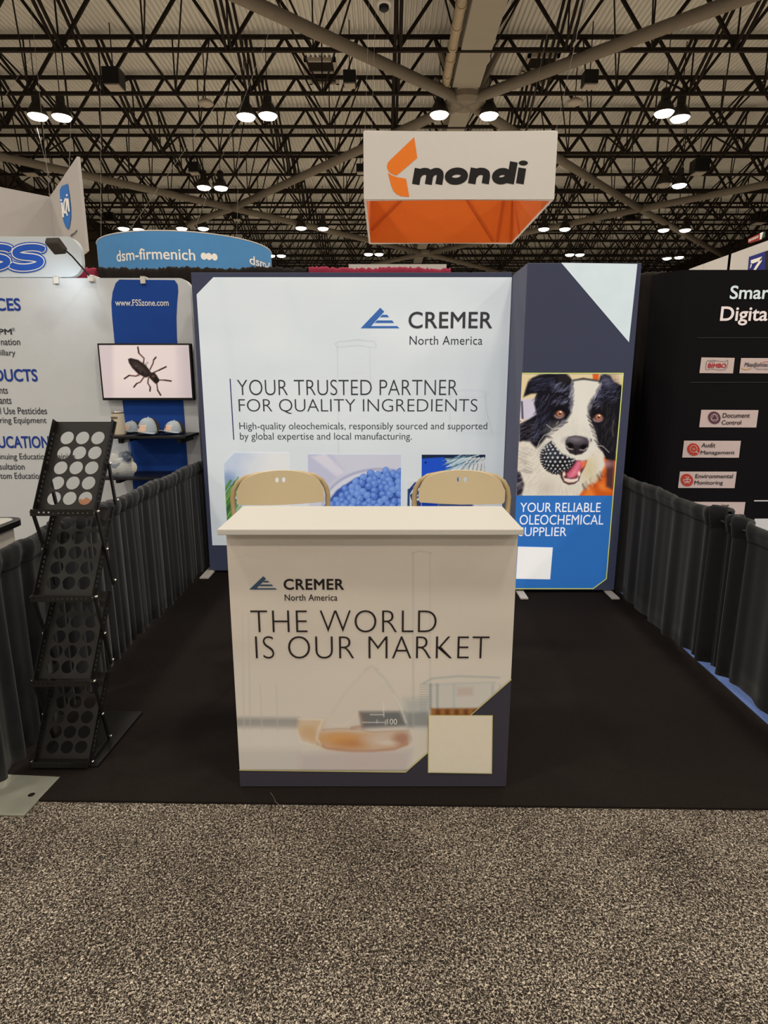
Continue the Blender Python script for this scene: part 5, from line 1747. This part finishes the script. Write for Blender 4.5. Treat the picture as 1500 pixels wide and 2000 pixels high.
def make_cap(label, s=1.0, hgt=1.0):
    """peaked cap facing -Y with a flag patch on its front"""
    t = thing('baseball_cap', (0, 0, 0), label, 'cap', 'caps on the upper shelf')
    R, Hh = 0.088 * s, 0.115 * s * hgt
    for nm, m_, a0, a1 in (('crown_front', 'cap_grey', 180, 360), ('crown_mesh', 'cap_mesh', 0, 180)):
        mb = MB()
        na, nb = 16, 9
        for j in range(nb + 1):
            ph_ = (PI / 2) * j / nb
            for i in range(na + 1):
                an = math.radians(a0 + (a1 - a0) * i / na)
                k = math.cos(ph_) ** 0.72
                mb.v.append(Vector((R * k * math.cos(an), R * 1.12 * k * math.sin(an) + 0.02 * s, 0.012 + Hh * math.sin(ph_) ** 0.95)))
        for j in range(nb):
            for i in range(na):
                q = j * (na + 1) + i
                mb.f.append((q, q + 1, q + na + 2, q + na + 1))
        o = mb.build(nm, m_, t, smooth=True)
        md = o.modifiers.new('cloth', 'SOLIDIFY')
        md.thickness = 0.002
    mb = MB()
    for i in range(15):
        an = math.radians(190 + 160 * i / 14)
        cx_ = math.cos(an)
        for j in range(6):
            k = j / 5
            x_ = R * cx_ * (1 + 0.12 * k)
            y_ = R * 1.12 * math.sin(an) + 0.02 * s - k * 0.072 * s * (math.sin(-an) ** 0.6 if math.sin(-an) > 0 else 0)
            z_ = 0.016 + 0.02 * s * (1 - (cx_ / 1.0) ** 2) * (0.4 + 0.6 * k) - 0.012 * k * (cx_ ** 2) + 0.006
            mb.v.append(Vector((x_, y_, z_)))
    for i in range(14):
        for j in range(5):
            q = i * 6 + j
            mb.f.append((q, q + 1, q + 7, q + 6))
    o = mb.build('brim', 'cap_grey', t, smooth=True)
    md = o.modifiers.new('cloth', 'SOLIDIFY')
    md.thickness = 0.004

    def shell(x, z):
        sn = min(1, max(0, (z - 0.012) / Hh))
        ph_ = math.asin(sn)
        k = math.cos(ph_) ** 0.72
        yy = math.sqrt(max(0.0, (R * k) ** 2 - x * x)) * 1.12
        return Vector((x, -yy + 0.02 * s - 0.004, z))

    def pat(nm, m_, x0, x1, z0, z1, off):
        mb = MB()
        for j in range(6):
            for i in range(7):
                mb.v.append(shell(x0 + (x1 - x0) * i / 6, z0 + (z1 - z0) * j / 5) + Vector((0, -off, 0)))
        for j in range(5):
            for i in range(6):
                q = j * 7 + i
                mb.f.append((q, q + 1, q + 8, q + 7))
        return mb.build(nm, m_, t)
    pat('patch_border', 'patch_edge', -0.046 * s, 0.046 * s, 0.032 * s, 0.087 * s, 0.0)
    pa_ = pat('flag_patch', 'patch', -0.042 * s, 0.042 * s, 0.036 * s, 0.083 * s, 0.002)
    q = pat('canton', 'patch_blue', -0.042 * s, -0.012 * s, 0.058 * s, 0.083 * s, 0.0035)
    q.parent = pa_
    MB().lathe([(0.006, 0.0), (0.007, 0.004), (0.002, 0.008)], (0, 0.02 * s, 0.012 + Hh - 0.001), 10).build('button', 'cap_grey', t)
    return t


cpos = [(258, 0.8, 0.92, 0.15, -0.5, 'partly behind the tallest cap, next to the canister'),
        (290, 0.92, 1.15, 0.0, -0.4, 'tallest, at the middle of the upper shelf'),
        (340, 0.85, 0.95, 0.08, -0.5, 'at the shelf end near the lit wall')]
for u, s_, hg, dy, rz, lb in cpos:
    cc = make_cap('grey cap with flag patch, ' + lb, s_, hg)
    q = P(u, 850, YSf + 0.13 + dy)
    cc.location = (min(q.x, -1.64), YSf + 0.12 + dy, sz1)
    cc.rotation_euler = (0, 0, rz)

q0, q1 = P(217.5, 850, YSf + 0.08), P(241, 850, YSf + 0.08)
cx_, rr = (q0.x + q1.x) / 2, (q1.x - q0.x) / 2
chh = P(229, 806, YSf + 0.08).z - sz1
t = thing('canister', (cx_, YSf + 0.12, sz1), 'tall tan canister with a silver rim at the end of the upper shelf', 'canister')
MB().lathe([(rr * 0.92, 0.0), (rr * 0.95, 0.01), (rr, chh - 0.01), (rr * 0.98, chh)], (cx_, YSf + 0.12, sz1), 20).build('body', 'tin', t, smooth=True)
MB().lathe([(rr * 1.03, chh - 0.006), (rr * 1.03, chh + 0.008), (rr * 0.9, chh + 0.010)], (cx_, YSf + 0.12, sz1), 20).build('rim', 'silver', t, smooth=True)
MB().box(cx_ - rr * 0.75, cx_ + rr * 0.3, YSf + 0.12 - rr * 1.03, YSf + 0.12 - rr * 0.5, sz1 + chh * 0.74, sz1 + chh * 0.82).build('label_strip', 'tin_label', t)

q0, q1 = P(206, 930, YSf + 0.1), P(262, 930, YSf + 0.1)
bx0, bx1 = q0.x, q1.x
bzt = P(235, 858, YSf + 0.1).z
t = thing('zip_bag', ((bx0 + bx1) / 2, YSf + 0.1, sz2), 'clear plastic bag of white bundles on the lower shelf', 'bag')
bc = (bx0 + bx1) / 2
mb = MB()
for j in range(10):
    k = j / 9
    for i in range(17):
        an = 2 * PI * i / 16
        bul = (0.075 * math.sin(PI * min(1, k * 1.25 + 0.12)) ** 0.6 if k < 0.7 else 0.018 + 0.05 * (1 - k)) * (1 + 0.15 * math.sin(3 * an + 5 * k))
        wdx = (bx1 - bx0) / 2 * (1 - 0.08 * k)
        mb.v.append(Vector((bc + wdx * math.copysign(abs(math.cos(an)) ** 0.6, math.cos(an)), YSf + 0.1 + bul * math.sin(an), sz2 + 0.001 + (bzt - sz2) * k)))
for j in range(9):
    for i in range(16):
        q = j * 17 + i
        mb.f.append((q, q + 1, q + 18, q + 17))
mb.build('film', 'bag_film', t, smooth=True)
rg = random.Random(4)
for k, (fx, fz, sx_, sz_, m_) in enumerate(((0.30, 0.16, 0.09, 0.05, 'bag_white'), (0.72, 0.2, 0.075, 0.06, 'bag_white'), (0.55, 0.42, 0.085, 0.06, 'bag_white'), (0.45, 0.3, 0.05, 0.06, 'bag_grey'), (0.78, 0.5, 0.05, 0.045, 'bag_grey'))):
    mb = MB()
    cx2, cz2 = bx0 + (bx1 - bx0) * fx, sz2 + 0.012 + (bzt - sz2) * fz * 0.95
    prof_ = []
    for j in range(9):
        a_ = -PI / 2 + PI * j / 8
        for i in range(12):
            b_ = 2 * PI * i / 12
            w_ = 1 + 0.22 * math.sin(3 * b_ + k) * math.cos(a_) + 0.12 * rg.random()
            mb.v.append(Vector((cx2 + sx_ * w_ * math.cos(a_) * math.cos(b_), YSf + 0.1 + (0.04 + 0.004 * k) * w_ * math.cos(a_) * math.sin(b_), max(sz2 + 0.004, cz2 + sz_ * math.sin(a_) * w_))))
    for j in range(8):
        for i in range(12):
            mb.f.append((j * 12 + i, j * 12 + (i + 1) % 12, (j + 1) * 12 + (i + 1) % 12, (j + 1) * 12 + i))
    mb.build('bundle', m_, t, smooth=False)

# pale case with a dark rim behind the left drape
t = thing('display_case', (-2.2, 2.75, 0), 'pale counter case with black edged top behind the left drape', 'case')
r0 = P(42, 1014, 2.92)
zc = r0.z
MB().prism(rrect(-2.9, r0.x - 0.025, 2.35, 2.93, 0.06), [], ((0, 0, 0.0), (1, 0, 0), (0, 1, 0), (0, 0, 1)), zc - 0.03).build('body', 'bin_white', t)
MB().prism(rrect(-2.95, r0.x, 2.30, 2.97, 0.08), [], ((0, 0, zc - 0.03), (1, 0, 0), (0, 1, 0), (0, 0, 1)), 0.03).build('rim', 'black_plastic', t, bevel=0.008)
MB().prism(rrect(-2.93, r0.x - 0.03, 2.33, 2.94, 0.06), [], ((0, 0, zc), (1, 0, 0), (0, 1, 0), (0, 0, 1)), 0.002).build('top_sheet', 'bin_top', t)

# ================================================================== NEIGHBOUR ON THE RIGHT
YR = 4.9
t = thing('black_backdrop', (3.0, YR + 0.15, 0), 'black display backdrop with mint and rose lettering', 'backdrop')
zr = P(1420, 527, YR).z
xa = P(1352, 527, YR).x
mb = MB()
arcp = [(xa - 0.02 - 0.17 * math.sin(a), YR + 0.30 * (1 - math.cos(a)) + 0.0) for a in [i * (PI / 2.1) / 8 for i in range(9)]]
pl = [(5.0, YR)] + [(xa, YR)] + arcp
for x_, y_ in pl:
    mb.v += [Vector((x_, y_, 0.02)), Vector((x_, y_, zr))]
for i in range(len(pl) - 1):
    mb.f.append((2 * i, 2 * i + 2, 2 * i + 3, 2 * i + 1))
o = mb.build('fabric', 'panel_black', t)
md = o.modifiers.new('cloth', 'SOLIDIFY')
md.thickness = 0.02
md.offset = -1
YR1, YR2, YR3 = YR - 0.006, YR - 0.010, YR - 0.012
say(t, 'Smar', (1426, 557.6, 1503, 584.3), YR1, 'mint_ink_glow', offset=0.016)
say(t, 'Digita', (1407, 598.5, 1499.5, 635.6), YR1, 'rose_ink_glow', offset=0.016)
for v_, ua in ((659, 1362), (746, 1348)):
    flat(t, 'rule_line', 'faint_line', [(ua, v_), (1530, v_), (1530, v_ + 1.3), (ua, v_ + 1.3)], YR1)
flat(t, 'rule_line', 'white_print', [(1473, 977), (1530, 977), (1530, 979.2), (1472.6, 979.2)], YR1)
flat(t, 'white_strip', 'white_print', [(1474, 1013), (1560, 1013), (1556, 1060), (1470, 1060)], YR1)
CARDS = [('logo_card', [(1370, 698), (1435, 699), (1431.6, 729.2), (1366, 728.6)], None), ('logo_card', [(1447.6, 699.2), (1518, 699.6), (1514, 729.4), (1444, 728.8)], None),
         ('topic_card', [(1369.8, 800.4), (1481.5, 801), (1477, 835), (1365.6, 834.4)], (1395.3, 815.8)), ('topic_card', [(1336.2, 860.6), (1447.2, 861), (1443, 894), (1332.4, 893.6)], (1354.8, 877.8)),
         ('topic_card', [(1328, 921), (1438.8, 921.2), (1434.6, 953.4), (1324.3, 953)], (1341.8, 937.6)), ('topic_card', [(1344, 980), (1456, 980.6), (1451.6, 1013), (1340, 1012)], (1358, 997))]
CT = {2: (('Document', (1411.5, 806.7, 1465, 815.9)), ('Control', (1409.7, 820.8, 1448, 829.2))), 3: (('Audit', (1370.5, 865, 1397.5, 873.8)), ('Management', (1368.4, 880, 1435, 889.5))),
      4: (('Environmental', (1358.6, 925.8, 1431.8, 934)), ('Monitoring', (1356.2, 938.8, 1412, 948.6))), 5: (('ing', (1409, 984, 1423.7, 992.5)),)}
for i, (nm, q, cc) in enumerate(CARDS):
    cd = flat(t, nm, 'card_pink', q, YR1)
    for s_, b_ in CT.get(i, ()):
        say(cd, s_, b_, YR2, 'logo_navy' if i < 2 else 'ink', offset=0.008)
    if cc:
        m_ = 'mauve_ink' if i == 2 else 'red_ink'
        MB().poly([P(cc[0] + 12.2 * math.cos(k * PI / 14) - 1.2 * math.sin(k * PI / 14) * -1, cc[1] + 12.2 * math.sin(k * PI / 14), YR2) for k in range(28)]).build('round_icon', m_, cd)
        mb = MB()
        ic = lambda x, y: P(cc[0] + x, cc[1] + y, YR3)
        if i == 2:
            mb.stroke([(7 * math.cos(k * PI / 8), 7 * math.sin(k * PI / 8)) for k in range(17)], 0.9, ic).stroke([(0, -8), (7, 4), (-7, 4), (0, -8)], 0.8, ic)
        elif i == 3:
            mb.stroke([(6.8 * math.cos(k * PI / 8), 6.8 * math.sin(k * PI / 8) - 1) for k in range(17)], 1.0, ic).stroke([(4.5, 4), (8.5, 8)], 2.0, ic).stroke([(-2.5, -2), (2.5, -2)], 0.8, ic).stroke([(-2.5, 0.5), (2.5, 0.5)], 0.8, ic)
        elif i == 4:
            mb.stroke([(-4, -6), (4, -6), (2, -3), (-2, -3)], 1.2, ic).stroke([(-7, -1), (7, -1), (6, 3), (-6, 3), (-7, -1)], 1.4, ic).stroke([(-5, 7), (-3, 5), (3, 5), (5, 7)], 1.2, ic).stroke([(0, -3), (0, 5)], 1.2, ic)
        if mb.f:
            mb.build('icon_drawing', 'card_pink', cd)
    if i == 0:
        T3b = lambda x, y: P(1290 + x / 7.143, 680 + y / 7.143, YR2)
        mb = MB()
        mb.stroke([(640, 300), (632, 285), (640, 200), (660, 175), (740, 168), (830, 185), (900, 185), (940, 168), (940, 215), (925, 270), (900, 300), (820, 305), (740, 292), (680, 292), (640, 305)], 4.5, T3b)
        mb.build('ribbon_outline', 'logo_navy', cd)
        say(cd, 'BIMBO', (1290 + 665 / 7.143, 680 + 212 / 7.143, 1290 + 918 / 7.143, 680 + 275 / 7.143), YR2, 'logo_red', offset=0.022)
        say(cd, 'GRUPO', (1290 + 680 / 7.143, 680 + 182 / 7.143, 1290 + 765 / 7.143, 680 + 200 / 7.143), YR2, 'logo_navy')
    if i == 1:
        T3b = lambda x, y: P(1290 + x / 7.143, 680 + y / 7.143, YR2)
        say(cd, 'MeadJohnson', (1290 + 1170 / 7.143, 680 + 198 / 7.143, 1290 + 1545 / 7.143, 680 + 278 / 7.143), YR2, 'logo_navy', offset=0.008, shear=0.25)
        say(cd, 'Nutrition', (1290 + 1335 / 7.143, 680 + 280 / 7.143, 1290 + 1530 / 7.143, 680 + 300 / 7.143), YR2, 'logo_navy')
        MB().stroke([(1132, 270), (1150, 290), (1190, 297), (1240, 290), (1275, 275)], 9, T3b).build('gold_swoosh', 'logo_gold', cd)
        MB().stroke([(1410, 205), (1450, 192), (1500, 188), (1560, 195)], 6, T3b).build('red_swoosh', 'logo_red', cd)
